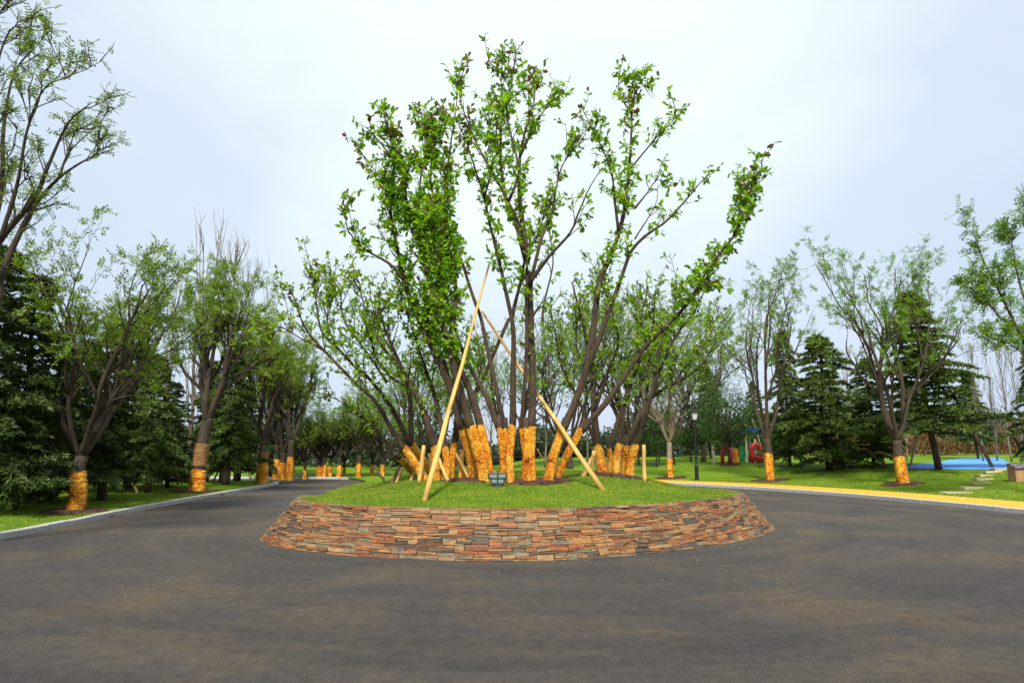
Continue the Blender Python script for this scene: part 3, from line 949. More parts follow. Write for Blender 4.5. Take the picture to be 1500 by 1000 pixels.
multi_tree('tree with upright stems close behind the long pale pole, yellow green leaves low down', (648, 702),
    [((640, 703), (637, 655), .1, .2, .095), ((652, 704), (652, 657), 0, 0, .08), ((660, 702), (665, 652), .4, .4, .075), ((674, 701), (676, 660), .9, 1.0, .05)],
    [([(638, 665), (620, 600), (598, 560), (580, 520), (560, 470), (552, 425)], .2, -.5, .12, .012, 11, .2),
     ([(652, 665), (640, 590), (620, 530), (605, 480), (590, 430)], 0, .8, .11, .012, 12, .2),
     ([(664, 660), (668, 600), (655, 545), (640, 500), (630, 450)], .4, 1.2, .10, .012, 12, .2),
     ([(605, 570), (570, 550), (545, 510), (550, 460)], .1, -.8, .05, .01, 12, .1),
     ([(664, 655), (690, 590), (705, 540), (700, 490)], .4, .9, .06, .01, 9, .2)],
    8, .12, ('leaf_lime', 'leaf_tip'), GB, .36, twigs=9, tw_len=.9, rs=.74, ds=1.35)

mulch(hit(702, 704), .42, 2.0); mulch(hit(772, 707), .36, 2.0); mulch(hit(808, 704), .3, 1.5); mulch(hit(898, 697), .45, 1.9)

# ------------------------------------------------------------------ propping poles and stakes
def pole(p0, p1, r, label, mat='pole', r1=None, group='propping poles and stakes', name='support_pole'):
    mb = MB()
    p0 = np.asarray(p0, float); p1 = np.asarray(p1, float)
    n = 7
    pts = p0[None] + (p1 - p0)[None] * np.linspace(0, 1, n)[:, None]
    pts[1:-1] += RNG.normal(0, .007, (n - 2, 3))
    mb.tube(pts - p0, np.linspace(r, r1 or r * .75, n), 10, rough=.06)
    o = mb.build(name, M[mat], smooth_shade=True)
    o.location = p0
    return tag(o, label, 'pole', group)
def gpole(px0, px1, dy, r, label, mat='pole', sink=.05, r1=None):
    a = hit(*px0); a = a - np.array((0, 0, sink))
    return pole(a, at(px1[0], px1[1], a[1] + dy), r, label, mat, r1)
gpole((621, 733), (717, 386), 3.2, .058, 'long pale yellow pole slanting up from the front grass to the densest leafy crown', r1=.022)
gpole((885, 718), (706, 456), 1.9, .055, 'bare pole slanting from the grass by the outward leaning stems up behind the tallest trunk', r1=.028)
gpole((644, 693), (746, 466), -.8, .06, 'dark brown slanting pole crossing behind the long pale yellow pole', 'pole_brown')
gpole((614, 706), (621, 652), .05, .055, 'short upright yellow stake among the low sprawling stems')
gpole((634, 697), (628, 664), .05, .05, 'stubby yellow stake between the sprawling stems and the long pale pole')
gpole((579, 707), (597, 669), .7, .045, 'thin yellow stake leaning right, outermost towards the bend of the road')
gpole((571, 709), (585, 684), .7, .05, 'short dark weathered stake next to the outermost yellow stake', 'pole_brown')
gpole((801, 682), (787, 657), -.4, .05, 'short pale pole slanting down behind the slender upright wraps', 'pole_pale')
gpole((852, 698), (872, 661), .6, .055, 'yellow pole leaning against the tree with burst foil wrapping')
gpole((866, 697), (869, 660), .0, .045, 'short straight yellow stake beside the pole leaning on the burst wrapping')
gpole((682, 700), (667, 670), .3, .045, 'small yellow stake leaning left behind the densest tree')
gpole((730, 695), (715, 680), .2, .04, 'small pale stake low behind the floodlight', 'pole_pale')
gpole((690, 702), (668, 664), .4, .045, 'thin yellow stake crossing low between the densest tree and the upright stems')
gpole((658, 705), (641, 668), .3, .045, 'thin yellow stake leaning left just beyond the foot of the long pale pole')
gpole((600, 704), (622, 662), .4, .04, 'thin yellow stake leaning right across the sprawling foil wrapped stems')
gpole((566, 706), (548, 682), .3, .04, 'small brown stake leaning towards the road bend', 'pole_brown')
gpole((944, 705), (943, 651), 0, .055, 'upright yellow stake standing alone where the yellow path begins')

# ------------------------------------------------------------------ floodlight on the grass
def floodlight():
    B = hit(729, 713)
    r = thing('floodlight', 'grey twin floodlight standing on the grass before the foil wrapped stems', 'floodlight', B)
    mb = MB(); mb.box((0, 0, .02), (.16, .12, .04)); mb.box((-.07, 0, .07), (.012, .05, .10)); mb.box((.07, 0, .07), (.012, .05, .10))
    mb.build('bracket', M['housing'], r)
    for dz, zc, wd in ((0, .205, .36), (1, .105, .26)):
        h = MB(); h.box((0, .03, zc), (wd, .10, .10), 0, 0, 0, .35, 1.0)
        k = h.build('lamp_head', M['housing'], r)
        g = MB()
        for sx in (-1, 1):
            g.box((sx * wd * .25, -.026, zc), (wd * .40, .012, .066), 0, 0, 0, .35)
        g.build('lens', M['reflector'], k)
    mb = MB()
    for sx in (-.19, .19):
        mb = MB(); mb.box((sx, .02, .20), (.012, .12, .14), 0, 0, 0, .35)
        mb.build('barn_door', M['housing'], r)
floodlight()

# ------------------------------------------------------------------ vase-shaped street trees
def vase_tree(name, label, seed, H, W, trunk_h, r0, n_limb, leafmat, density=1.0, lsize=.1, wrap=None, lean=0.0, loc=(0, 0, 0), group=None, straw=None,
              bark='bark_far', tip_only=True, spread=.62, nc3=(5, 4, 3), levels=3, bare=0.0):
    rng = np.random.default_rng(seed)
    lines = []; tips = []
    top = np.array((lean * trunk_h, 0, trunk_h))
    trunk = catmull([(0, 0, -.05), (lean * trunk_h * .3 + rng.normal(0, .02), rng.normal(0, .02), trunk_h * .35), (lean * trunk_h * .62 + rng.normal(0, .03), 0, trunk_h * .7), tuple(top)], .15)
    lines.append((trunk, np.linspace(r0 * 1.15, r0 * .9, len(trunk)), 12))
    def branch(p, d, L, r, lev):
        n = max(4, int(L / .28)) if lev < 2 else 4
        pts = [p]
        dd = d.copy()
        upw = (.10, .07, .05, .03)[lev]
        for i in range(n):
            dd = unit(dd + rng.normal(0, (.08, .11, .16, .2)[lev], 3) + np.array((0, 0, upw)))
            pts.append(pts[-1] + dd * L / n)
        pts = np.array(pts)
        r1 = r * .42 if lev < levels else .004
        rr = np.linspace(r, r1, n + 1)
        lines.append((pts, rr, (8, 6, 4, 3)[lev]))
        if lev >= levels:
            tips.append((pts, dd))
            return
        nc = nc3[lev] if lev < 3 else 0
        for c in range(nc):
            t = .28 + .72 * (c + rng.uniform(.1, .9)) / nc
            if c == nc - 1:
                t = 1.0
            k = min(n, max(1, int(round(t * n))))
            b = pts[k]
            T = unit(pts[k] - pts[k - 1])
            R = unit(rng.normal(0, 1, 3)); R = unit(R - T * (R @ T))
            out = unit(np.array((b[0] - top[0], b[1] - top[1], 0)) + 1e-6)
            nd_ = unit(T + R * rng.uniform(.35, .75) + out * .12 + np.array((0, 0, .18)))
            ll = L * rng.uniform(.42, .62) * (1.15 - .3 * t)
            branch(b, nd_, max(.3, ll), max(.006, rr[k] * rng.uniform(.55, .8)), lev + 1)
    for i in range(n_limb):
        a = i * 2 * math.pi / n_limb + rng.uniform(-.35, .35) + seed
        out = spread * rng.uniform(.55, 1.15)
        d = unit(np.array((math.cos(a) * out + lean * .3, math.sin(a) * out, 1.0)))
        branch(top - np.array((0, 0, rng.uniform(0, .18) * trunk_h * .5)), d, (H - trunk_h) * rng.uniform(.5, .66), r0 * rng.uniform(.42, .62), 0)
    # fit the crown to its measured height and width
    allp = np.vstack([l[0] for l in lines])
    zt = np.percentile(allp[:, 2], 99.95)
    kz = (H - trunk_h) / max(.1, zt - trunk_h)
    wx = np.percentile(np.abs(allp[:, :2] - top[:2]), 99)
    kw = (W / 2) / wx
    def fit(P):
        Q = P.copy()
        up = np.clip((P[:, 2] - trunk_h * .8) / (trunk_h * .4), 0, 1)
        Q[:, 0] = top[0] * 0 + P[:, 0] + (P[:, 0] - top[0]) * (kw - 1) * up
        Q[:, 1] = P[:, 1] + (P[:, 1] - top[1]) * (kw - 1) * up
        Q[:, 2] = np.where(P[:, 2] > trunk_h, trunk_h + (P[:, 2] - trunk_h) * kz, P[:, 2])
        return Q
    wood, lv = MB(), MB()
    for P, R, s in lines:
        wood.tube(fit(P), R, s, s > 5, rough=.04 if s > 5 else 0)
    P_, D_, N_, L_ = [], [], [], []
    for P, d in tips:
        if rng.random() < bare:
            continue
        Q = fit(P)
        ns = max(1, int(rng.normal(5.0, 1.5) * density))
        for s in range(ns):
            t = rng.uniform(.35, 1.0)
            k = t * (len(Q) - 1); i = min(int(k), len(Q) - 2)
            b = Q[i] + (Q[i + 1] - Q[i]) * (k - i)
            dd = unit(d * .4 + rng.normal(0, .75, 3) + np.array((0, 0, .15)))
            rl = lsize * rng.uniform(1.6, 3.0)
            side = unit(np.cross(dd, np.array((0, 0, 1.0)) + rng.normal(0, .3, 3)))
            nn = np.cross(side, dd)
            m = 4
            for q in range(m):
                f = (q + .8) / m
                c = b + dd * rl * f + np.array((0, 0, -.12 * rl * f * f))
                for sg in (-1, 1):
                    P_.append(c); D_.append(dd * .55 + side * sg + rng.normal(0, .15, 3)); N_.append(nn + rng.normal(0, .3, 3)); L_.append(lsize * rng.uniform(.7, 1.2))
            P_.append(b + dd * rl); D_.append(dd); N_.append(nn); L_.append(lsize)
    root = thing(name, label, 'tree', loc, group)
    wood.build('trunk', M[bark], root, (0, 0, 0), True)
    if P_:
        L_ = np.array(L_)
        leaves(lv, np.array(P_), np.array(D_), np.array(N_), L_, L_ * .42, 0, True)
        lv.build('crown', M[leafmat], root)
    if wrap:
        f = MB()
        k = trunk[:, 2] <= wrap
        z1 = wrap
        pts = trunk[k]; 
        foil_wrap(f, pts, np.linspace(r0 * 1.28, r0 * 1.1, len(pts)), rng)
        f.build('foil_wrap', M['foil'], root, (0, 0, 0), True)
    if straw:
        f = MB()
        k = (trunk[:, 2] >= straw[0] - .05) & (trunk[:, 2] <= straw[1])
        pts = trunk[k]
        P, R, L = resample(pts, np.full(len(pts), r0 * 1.18), .018)
        R = R * (1 + .05 * np.sin(np.arange(len(R)) * 2.1))
        f.tube(P, R, 14, True, rough=.025)
        f.build('straw_wrap', M['straw'], root, (0, 0, 0), True)
    return root

def size(px, ytop, base_y):
    B = hit(px, base_y)
    t = at(px, ytop, B[1])
    return B, t[2] - B[2]
def wpx(B, w):
    return w / 1000.0 * (B[1] * CP)

GL = 'gold wrapped trees along the left kerb'
B, H = size(110, 332, 750)
vase_tree('vase_tree', 'wide forked tree with feathery crown and gold foil wrap, nearest on the left lawn', 21, H, wpx(B, 300), 1.45, .165, 6, 'leaf_locust', 1.05, .10, nc3=(5, 5, 3), wrap=1.08, loc=B, group=GL, lean=.03, spread=.75)
mulch(B, .75, 1.2)
B, H = size(288, 372, 721)
vase_tree('vase_tree', 'leaning tree on the left lawn, trunk wrapped in straw above crinkled gold foil', 22, H, wpx(B, 200), 2.9, .235, 6, 'leaf_locust', 1.4, .105, wrap=.95, straw=(.95, 1.95), loc=B, group=GL, lean=.085, spread=.5)
mulch(B, .85, 1.2)
B, H = size(383, 455, 708)
vase_tree('vase_tree', 'upright tree with a flared straw collar over its gold foil wrap', 23, H, wpx(B, 130), 1.95, .24, 5, 'leaf_locust', 1.3, .12, wrap=1.2, straw=(1.25, 1.75), loc=B, group=GL, spread=.5)
for (px, by, ty, w, sd, tr, lab) in (
    (404, 701.5, 485, 100, 24, 2.2, 'slim gold wrapped tree between the straw collared tree and the road corner'),
    (413, 702.5, 490, 90, 26, 1.7, 'thin gold wrapped tree half hidden among the trunks before the road corner'),
    (424, 703, 490, 120, 25, 2.5, 'tall gold wrapped tree at the road corner, last trunk before the bend')):
    B, H = size(px, ty, by)
    vase_tree('vase_tree', lab, sd, H, wpx(B, w), tr, .2, 5, 'leaf_locust', 1.1, .12, wrap=tr * .62, loc=B, group=GL, spread=.5)

# trees round the far bend, copied from two prototypes
GF = 'gold wrapped trees beyond the bend'
protos = []
for i, sd in enumerate((31, 32, 33)):
    protos.append(vase_tree('vase_tree', 'x', sd, 6.5, 6.0, 1.7, .17, 7, 'leaf_mid', .38, .11, wrap=1.15, group=GF, spread=.6, nc3=(5, 4, 4)))
far = [(466, 699.5, 600, 'gold wrapped tree at the left end of the close trio beyond the bend'), (474, 699, 588, 'tallest gold wrapped tree of the close trio beyond the bend'),
       (471, 698, 610, 'middle gold wrapped tree of the close trio beyond the bend'), (483, 698, 600, 'short gold wrapped tree just right of the close trio beyond the bend'),
       (496, 698.5, 590, 'single gold wrapped tree midway along the far kerb'), (504, 696.5, 615, 'faint small gold wrapped tree right of the midway tree on the far kerb'),
       (525, 698, 575, 'gold wrapped tree closest to the raised lawn on the far kerb'), (446, 701.5, 610, 'smallest gold wrapped tree alone at the opening of the side road'),
       (560, 697, 590, 'gold wrapped tree half hidden behind the sprawling stems'), (545, 695, 600, 'far gold wrapped tree seen beyond the lawn shoulder')]
used = set()
for i, (px, by, ty, lab) in enumerate(far):
    B, H = size(px, ty, by)
    p = protos[i % 3]
    s = H / 6.5
    if i % 3 not in used:
        used.add(i % 3)
        p.location = tuple(B); p.scale = (s, s, s); p['label'] = lab
    else:
        copy_thing(p, B, i * 1.3, (s, s, s), lab)

GR = 'gold wrapped trees on the right lawn'
B, H = size(982, 545, 700)
vase_tree('vase_tree', 'small nearly bare tree behind the upright stake, straight gold wrap', 41, H, wpx(B, 90), 2.1, .16, 5, 'leaf_far', .5, .09, wrap=1.2, loc=B, group=GR, bark='bark_pale', spread=.45, bare=.5)
mulch(B, .8, 1.2)
B, H = size(1128, 375, 704)
vase_tree('vase_tree', 'gold wrapped tree between the lamp post and the broad cedar', 42, H, wpx(B, 160), 2.2, .19, 4, 'leaf_fresh', 1.2, .11, wrap=1.4, loc=B, group=GR, spread=.5, lean=-.02)
mulch(B, .85, 1.2)
B, H = size(1323, 325, 709)
vase_tree('vase_tree', 'big fan shaped tree with gold wrap in front of the blue play surface', 47, H, wpx(B, 225), 1.9, .20, 5, 'leaf_fresh', 1.3, .105, wrap=1.25, loc=B, group=GR, spread=.6, lean=-.04)
mulch(B, .75, 1.2)

# trees whose trunks stand outside the picture
def reaching_tree(label, B, limbs, seed, leafmat, lsize, dens, r_tr):
    rng = np.random.default_rng(seed)
    root = thing('overhanging_tree', label, 'tree', B)
    wood, lv = MB(), MB()
    f0 = at(limbs[0][0][0][0], limbs[0][0][0][1], limbs[0][1])
    wood.tube(catmull([tuple(B - np.array((0, 0, .05))), tuple(B * .6 + f0 * .4 + np.array((-.1, 0, .1))), tuple(f0)], .2), np.linspace(r_tr, r_tr * .75, len(catmull([tuple(B - np.array((0, 0, .05))), tuple(B * .6 + f0 * .4 + np.array((-.1, 0, .1))), tuple(f0)], .2))), 12)
    P_, D_, N_, L_ = [], [], [], []
    for (pts, y0, y1, r0, r1, nt_) in limbs:
        C = catmull([at(p[0], p[1], y0 + (y1 - y0) * i / (len(pts) - 1)) for i, p in enumerate(pts)], .12)
        R = np.linspace(r0, r1, len(C))
        wood.tube(C, R, 7, True, rough=.05)
        tw = side_twigs(C, R, rng, nt_, .2, .8, wood)
        tw2 = []
        for (p, rr) in tw:
            tw2 += side_twigs(p, rr, rng, 3, .3, .4, wood)
        for (p, rr) in tw + tw2 + [(C[-8:], R[-8:])]:
            for s in range(max(1, int(rng.normal(4, 1.3) * dens))):
                k = rng.uniform(.3, 1) * (len(p) - 1); i = min(int(k), len(p) - 2)
                b = p[i] + (p[i + 1] - p[i]) * (k - i)
                dd = unit(rng.normal(0, .8, 3) + unit(p[-1] - p[0]) * .5)
                rl = lsize * rng.uniform(2.5, 4.5)
                side = unit(np.cross(dd, np.array((0, 0, 1.0)) + rng.normal(0, .35, 3))); nn = np.cross(side, dd)
                wood.tube(np.array((b, b + dd * rl)), (.003, .002), 3, False)
                for q in range(5):
                    f = (q + .7) / 5
                    c = b + dd * rl * f
                    for sg in (-1, 1):
                        P_.append(c); D_.append(dd * .5 + side * sg + rng.normal(0, .12, 3)); N_.append(nn + rng.normal(0, .3, 3)); L_.append(lsize * rng.uniform(.7, 1.15))
    L_ = np.array(L_)
    leaves(lv, np.array(P_), np.array(D_), np.array(N_), L_, L_ * .42, 0, False)
    wood.build('trunk', M['bark_far'], root, B, True)
    lv.build('crown', M[leafmat], root, B)
Y = 11.5
B = np.array((-9.95, Y, gz(-9.95, Y)))
reaching_tree('near tree on the left lawn with long bare limbs fanning in over the road edge', B, [
    ([(-70, 520), (-10, 450), (5, 395), (45, 310), (85, 262), (130, 232), (168, 218)], Y, Y + .4, .09, .008, 10),
    ([(-70, 520), (-40, 420), (0, 352), (50, 290), (72, 240), (100, 180), (135, 150)], Y, Y - .8, .09, .008, 11),
    ([(-60, 500), (-20, 380), (2, 270), (5, 190), (20, 110), (50, 70)], Y, Y + 1, .08, .01, 12),
    ([(0, 352), (25, 270), (40, 190), (65, 130), (104, 112)], Y - .4, Y - 1.2, .04, .006, 9),
    ([(-40, 300), (-15, 160), (0, 80), (20, 40), (45, 55)], Y, Y - .5, .05, .006, 14),
    ([(-50, 200), (-20, 60), (10, 5), (30, 0)], Y, Y + .4, .04, .006, 14),
    ([(85, 262), (100, 225), (130, 195), (150, 180)], Y + .2, Y + .6, .02, .005, 5)], 51, 'leaf_locust', .062, .75, .17)
B = hit(1545, 725)
Y = B[1]
reaching_tree('leafy tree reaching in at the right edge above the stone plinth', B, [
    ([(1545, 600), (1520, 540), (1490, 480), (1465, 430), (1440, 380), (1425, 335)], Y, Y - .8, .08, .01, 11),
    ([(1545, 600), (1535, 520), (1505, 450), (1490, 400), (1480, 340)], Y, Y + .5, .08, .01, 11),
    ([(1545, 600), (1560, 450), (1530, 350), (1500, 280), (1497, 268)], Y, Y - .4, .08, .01, 8),
    ([(1490, 480), (1465, 465), (1445, 440), (1420, 420)], Y - .4, Y - .9, .04, .008, 9),
    ([(1520, 540), (1495, 515), (1470, 500), (1450, 505)], Y - .3, Y - .7, .035, .008, 7)], 52, 'leaf_fresh', .115, 1.35, .17)

# ------------------------------------------------------------------ cedars
def cedar(name, label, seed, H, R, mat, loc=(0, 0, 0), group=None, clear=.12, droop=.25, lean=0.0, tr_r=.16):
    rng = np.random.default_rng(seed)
    wood = MB()
    tr = np.array([(lean * z + .05 * math.sin(z * 1.3 + seed), .04 * math.cos(z + seed), z) for z in np.linspace(-.05, H, 16)])
    wood.tube(tr, np.linspace(tr_r, .015, 16), 8)
    P, D, Ln, Wd = [], [], [], []
    nb = int(17 * H)
    for i in range(nb):
        f = clear + (1 - clear) * (i + rng.uniform(0, 1)) / nb
        z = H * f
        prof = (1 - f) ** .75 * (.75 + .25 * math.sin(f * 23 + seed)) + .05
        L = R * prof * rng.uniform(.5, 1.25)
        a = i * 2.399 + rng.uniform(-.4, .4)
        d = np.array((math.cos(a), math.sin(a), .22 + .25 * f))
        b = np.array((np.interp(z, tr[:, 2], tr[:, 0]), np.interp(z, tr[:, 2], tr[:, 1]), z))
        n = max(4, int(L / .16))
        pts = [b]
        for k in range(n):
            d = d + np.array((0, 0, -droop * (1.2 + 2.2 * k / n) / n)) + rng.normal(0, .07, 3)
            pts.append(pts[-1] + unit(d) * L / n)
        pts = np.array(pts)
        wood.tube(pts, np.linspace(.035 * (1 - f) + .008, .004, n + 1), 4, False)
        for k in range(1, n + 1):
            T = unit(pts[k] - pts[k - 1])
            S = unit(np.cross(T, (0, 0, 1)))
            tl = min(.75, .22 + .38 * L * (1 - k / n) * .5)
            for sg in (-1, 1, 0):
                td = unit(T * .7 + S * sg * rng.uniform(.6, 1.0) + np.array((0, 0, -.12)) + rng.normal(0, .12, 3))
                ll = tl * rng.uniform(.6, 1.2)
                m = int(10 + ll * 40)
                u = rng.uniform(0, 1, m)
                pp = pts[k] + td * (u * ll)[:, None] + np.column_stack((np.zeros((m, 2)), -.22 * ll * u * u))
                P.append(pp)
                D.append(unit(td * .55 + rng.normal(0, .5, (m, 3)) + np.array((0, 0, -.1))))
                Ln.append(rng.uniform(.08, .18, m)); Wd.append(rng.uniform(.016, .032, m))
    P = np.vstack(P); D = np.vstack(D); Ln = np.concatenate(Ln); Wd = np.concatenate(Wd)
    S = unit(np.cross(D, rng.normal(0, 1, D.shape)))
    v = np.stack((P - S * Wd[:, None], P + S * Wd[:, None], P + D * Ln[:, None]), 1)
    lv = MB(); lv.add(v.reshape(-1, 3), np.arange(len(P) * 3).reshape(-1, 3))
    root = thing(name, label, 'tree', loc, group)
    wood.build('trunk', M['bark'], root, (0, 0, 0), True)
    lv.build('crown', M[mat], root)
    return root
GC = 'dark cedars behind the left lawn'
cd = [cedar('cedar_tree', 'x', 61, 6.5, 2.3, 'needle_dark', group=GC, clear=.05), cedar('cedar_tree', 'x', 62, 6.5, 2.1, 'needle_dark', group=GC, clear=.10), cedar('cedar_tree', 'x', 63, 6.5, 2.2, 'needle', group=GC, clear=.14, droop=.42)]
row = [(20, 746, 405, 0, 'huge dark cedar at the left edge, boughs reaching to the grass'), (-45, 752, 360, 1, 'dark cedar cut off by the left edge behind the near bare limbs'),
       (150, 733, 470, 1, 'dark cedar directly behind the wide forked tree'), (75, 734, 520, 0, 'low dark cedar filling the gap before the metal fence'),
       (215, 722, 520, 2, 'mid green cedar left of the leaning straw wrapped tree'), (245, 714, 560, 0, 'shorter dark cedar tucked behind the leaning straw wrapped tree'),
       (330, 710, 500, 2, 'mid green cedar between the leaning tree and the straw collared tree'), (350, 704, 560, 1, 'dark cedar behind the straw collared tree'),
       (300, 706, 530, 1, 'dark cedar deep behind the leaning tree'), (185, 716, 500, 1, 'dark cedar back in the second row behind the forked tree'),
       (395, 698, 590, 0, 'small dark cedar at the back near the road corner'), (110, 722, 500, 1, 'dark cedar in the shade right behind the gold foil wrap')]
used = set()
for i, (px, by, ty, k, lab) in enumerate(row):
    B, H = size(px, ty, by)
    s = H / 6.5
    w = s * 1.05
    if k not in used:
        used.add(k)
        cd[k].location = tuple(B); cd[k].scale = (w, w, s); cd[k]['label'] = lab
    else:
        copy_thing(cd[k], B, i * 1.1, (w, w, s), lab)
GC2 = 'cedars on the right lawn'
cr = [cedar('cedar_tree', 'x', 64, 6.5, 2.4, 'needle', group=GC2, clear=.06, droop=.42, tr_r=.11), cedar('cedar_tree', 'x', 65, 6.5, 1.9, 'needle', group=GC2, clear=.20, droop=.3, lean=-.03, tr_r=.085)]
row = [(1213, 689, 492, 0, 1.55, 'broad full cedar between the two gold wrapped trees of the right lawn'), (1372, 688, 432, 1, 1.5, 'tall thin topped cedar behind the fan shaped tree, trunk over the blue surface'),
       (1158, 682, 485, 0, .8, 'dark cedar behind the tree between lamp post and broad cedar'), (1042, 672, 535, 1, 1.2, 'far cedar rising above the playground'),
       (1432, 672, 545, 1, 1.1, 'low cedar right of the blue surface pole'), (1282, 681, 525, 0, 1.3, 'cedar standing back between the broad cedar and the fan shaped tree'),
       (1530, 684, 500, 0, .9, 'cedar cut off at the right edge behind the leafy tree'), (1108, 669, 560, 0, .9, 'dark cedar behind the play tower')]
used = set()
for i, (px, by, ty, k, wf, lab) in enumerate(row):
    B, H = size(px, ty, by)
    s = H / 6.5
    w = s * wf
    if k not in used:
        used.add(k)
        cr[k].location = tuple(B); cr[k].scale = (w, w, s); cr[k]['label'] = lab
    else:
        copy_thing(cr[k], B, i * 1.7, (w, w, s), lab)

# ------------------------------------------------------------------ round broadleaf shrubs-on-a-stem by the playground
def round_tree(name, label, seed, H, R, clear, mat, n_leaf, lsize, loc=(0, 0, 0), group=None):
    rng = np.random.default_rng(seed)
    wood, lv = MB(), MB()
    cz = clear + (H - clear) * .5
    wood.tube(np.array([(0, 0, -.05), (.02, 0, clear * .5), (0, .02, clear), (.0, 0, H * .8)]), (.10, .08, .07, .02), 8)
    cl = []
    for i in range(46):
        d = unit(rng.normal(0, 1, 3)); q = rng.uniform(.35, 1.0) ** .5
        c = np.array((d[0] * R * q, d[1] * R * q, cz + d[2] * (H - clear) * .5 * q))
        cl.append(c)
        wood.tube(np.array([(0, 0, clear * .9 + (c[2] - clear) * .25), (c[0] * .5, c[1] * .5, c[2] * .6 + clear * .3), tuple(c)]), (.035, .02, .006), 4, False)
    m = n_leaf // len(cl)
    for c in cl:
        P = c + rng.normal(0, .30 * R / 1.5, (m, 3))
        sz = rng.uniform(.7, 1.2, m) * lsize
        leaves(lv, P, rng.normal(0, 1, (m, 3)), rng.normal(0, .5, (m, 3)) + (P - np.array((0, 0, cz))), sz, sz * .5, 0, True)
    root = thing(name, label, 'tree', loc, group)
    wood.build('trunk', M['bark'], root, (0, 0, 0), True)
    lv.build('crown', M[mat], root)
    return root
B, H = size(1068, 566, 681)
rt = round_tree('round_tree', 'small round dense green tree in front of the red play arch', 71, H, wpx(B, 46), 1.1, 'leaf_dark', 7500, .13, B, 'small round trees')
mulch(B, .6, 1.2)
for px, by, ty, lab in ((1012, 676, 590, 'small round dark tree behind the lamp post'), (962, 684, 600, 'small round dark tree left of the nearly bare gold wrapped tree'), (1135, 672, 600, 'small round dark tree behind the play slide')):
    B, H2 = size(px, ty, by)
    s = H2 / H
    copy_thing(rt, B, px, (s, s, s), lab)

# ------------------------------------------------------------------ bare upright trees and the wood behind
def poplar(label, seed, H, R, loc=(0, 0, 0), group=None, leaf=0):
    rng = np.random.default_rng(seed)
    wood, lv = MB(), MB()
    wood.tube(np.array([(.06 * math.sin(z), .05 * math.cos(z * 1.3), z) for z in np.linspace(-.05, H, 12)]), np.linspace(.075, .01, 12), 6)
    for i in range(26 if R < 1.3 else 46):
        z = H * rng.uniform(.15, .95)
        a = rng.uniform(0, 6.28); o = R * rng.uniform(.3, 1) * (1 - .5 * z / H)
        L = min(H - z + .5, H * rng.uniform(.15, .4))
        p = [(0, 0, z), (math.cos(a) * o * .5, math.sin(a) * o * .5, z + L * .35), (math.cos(a) * o * .8, math.sin(a) * o * .8, z + L * .7), (math.cos(a) * o + rng.normal(0, .05), math.sin(a) * o, z + L)]
        wood.tube(np.array(p), (.02, .014, .009, .005), 4, False)
        for q in range(3):
            b = np.array(p[1]) + (np.array(p[3]) - np.array(p[1])) * rng.uniform(0, 1)
            wood.tube(np.array((b, b + np.array((rng.normal(0, .15), rng.normal(0, .15), rng.uniform(.3, .6))))), (.009, .004), 3, False)
    root = thing('bare_tree', label, 'tree', loc, group)
    wood.build('trunk', M['bark_pale'], root, (0, 0, 0), True)
    return root
GP = 'bare upright trees in the background'
pp = [poplar('x', 81, 9, .65, group=GP), poplar('x', 82, 9, 1.6, group=GP)]
row = [(292, 706, 338, 0, 'tallest bare pole straight tree above the left cedars'), (272, 706, 345, 0, 'bare upright tree just left of the tallest one over the left cedars'), (322, 706, 372, 1, 'bare upright tree above the leaning straw wrapped tree'),
       (235, 708, 400, 0, 'bare upright tree showing through the forked tree crown'), (345, 704, 400, 1, 'bare thin tree above the straw collared tree'), (378, 702, 430, 0, 'bare thin tree left of the overhanging dark leaves'),
       (1440, 676, 512, 1, 'bare brown tree right of the tall thin topped cedar'), (1462, 675, 520, 0, 'bare brown tree above the rusty hedge middle'), (1482, 676, 508, 1, 'bare brown tree under the reaching leafy branches'),
       (1500, 676, 520, 1, 'bare brown tree at the right edge behind the hedge'), (1250, 675, 520, 1, 'bare brown tree behind the broad cedar'), (1185, 674, 560, 0, 'bare tree between the far cedars of the right lawn'),
       (935, 680, 470, 1, 'bare grey tree behind the spreading tree by the upright stake'), (860, 684, 470, 1, 'bare grey tree behind the burst foil wrapping'), (800, 684, 480, 0, 'bare grey tree seen between the outward leaning stems'),
       (720, 686, 500, 1, 'bare grey tree behind the floodlight stems'), (965, 676, 520, 0, 'bare grey tree behind the nearly bare gold wrapped tree'), (1330, 676, 540, 0, 'bare brown tree behind the fan shaped tree')]
used = set()
for i, (px, by, ty, k, lab) in enumerate(row):
    B, H = size(px, ty, by)
    s = H / 9
    if k not in used:
        used.add(k)
        pp[k].location = tuple(B); pp[k].scale = (s, s, s); pp[k]['label'] = lab
    else:
        copy_thing(pp[k], B, i * 1.9, (s, s, s), lab)

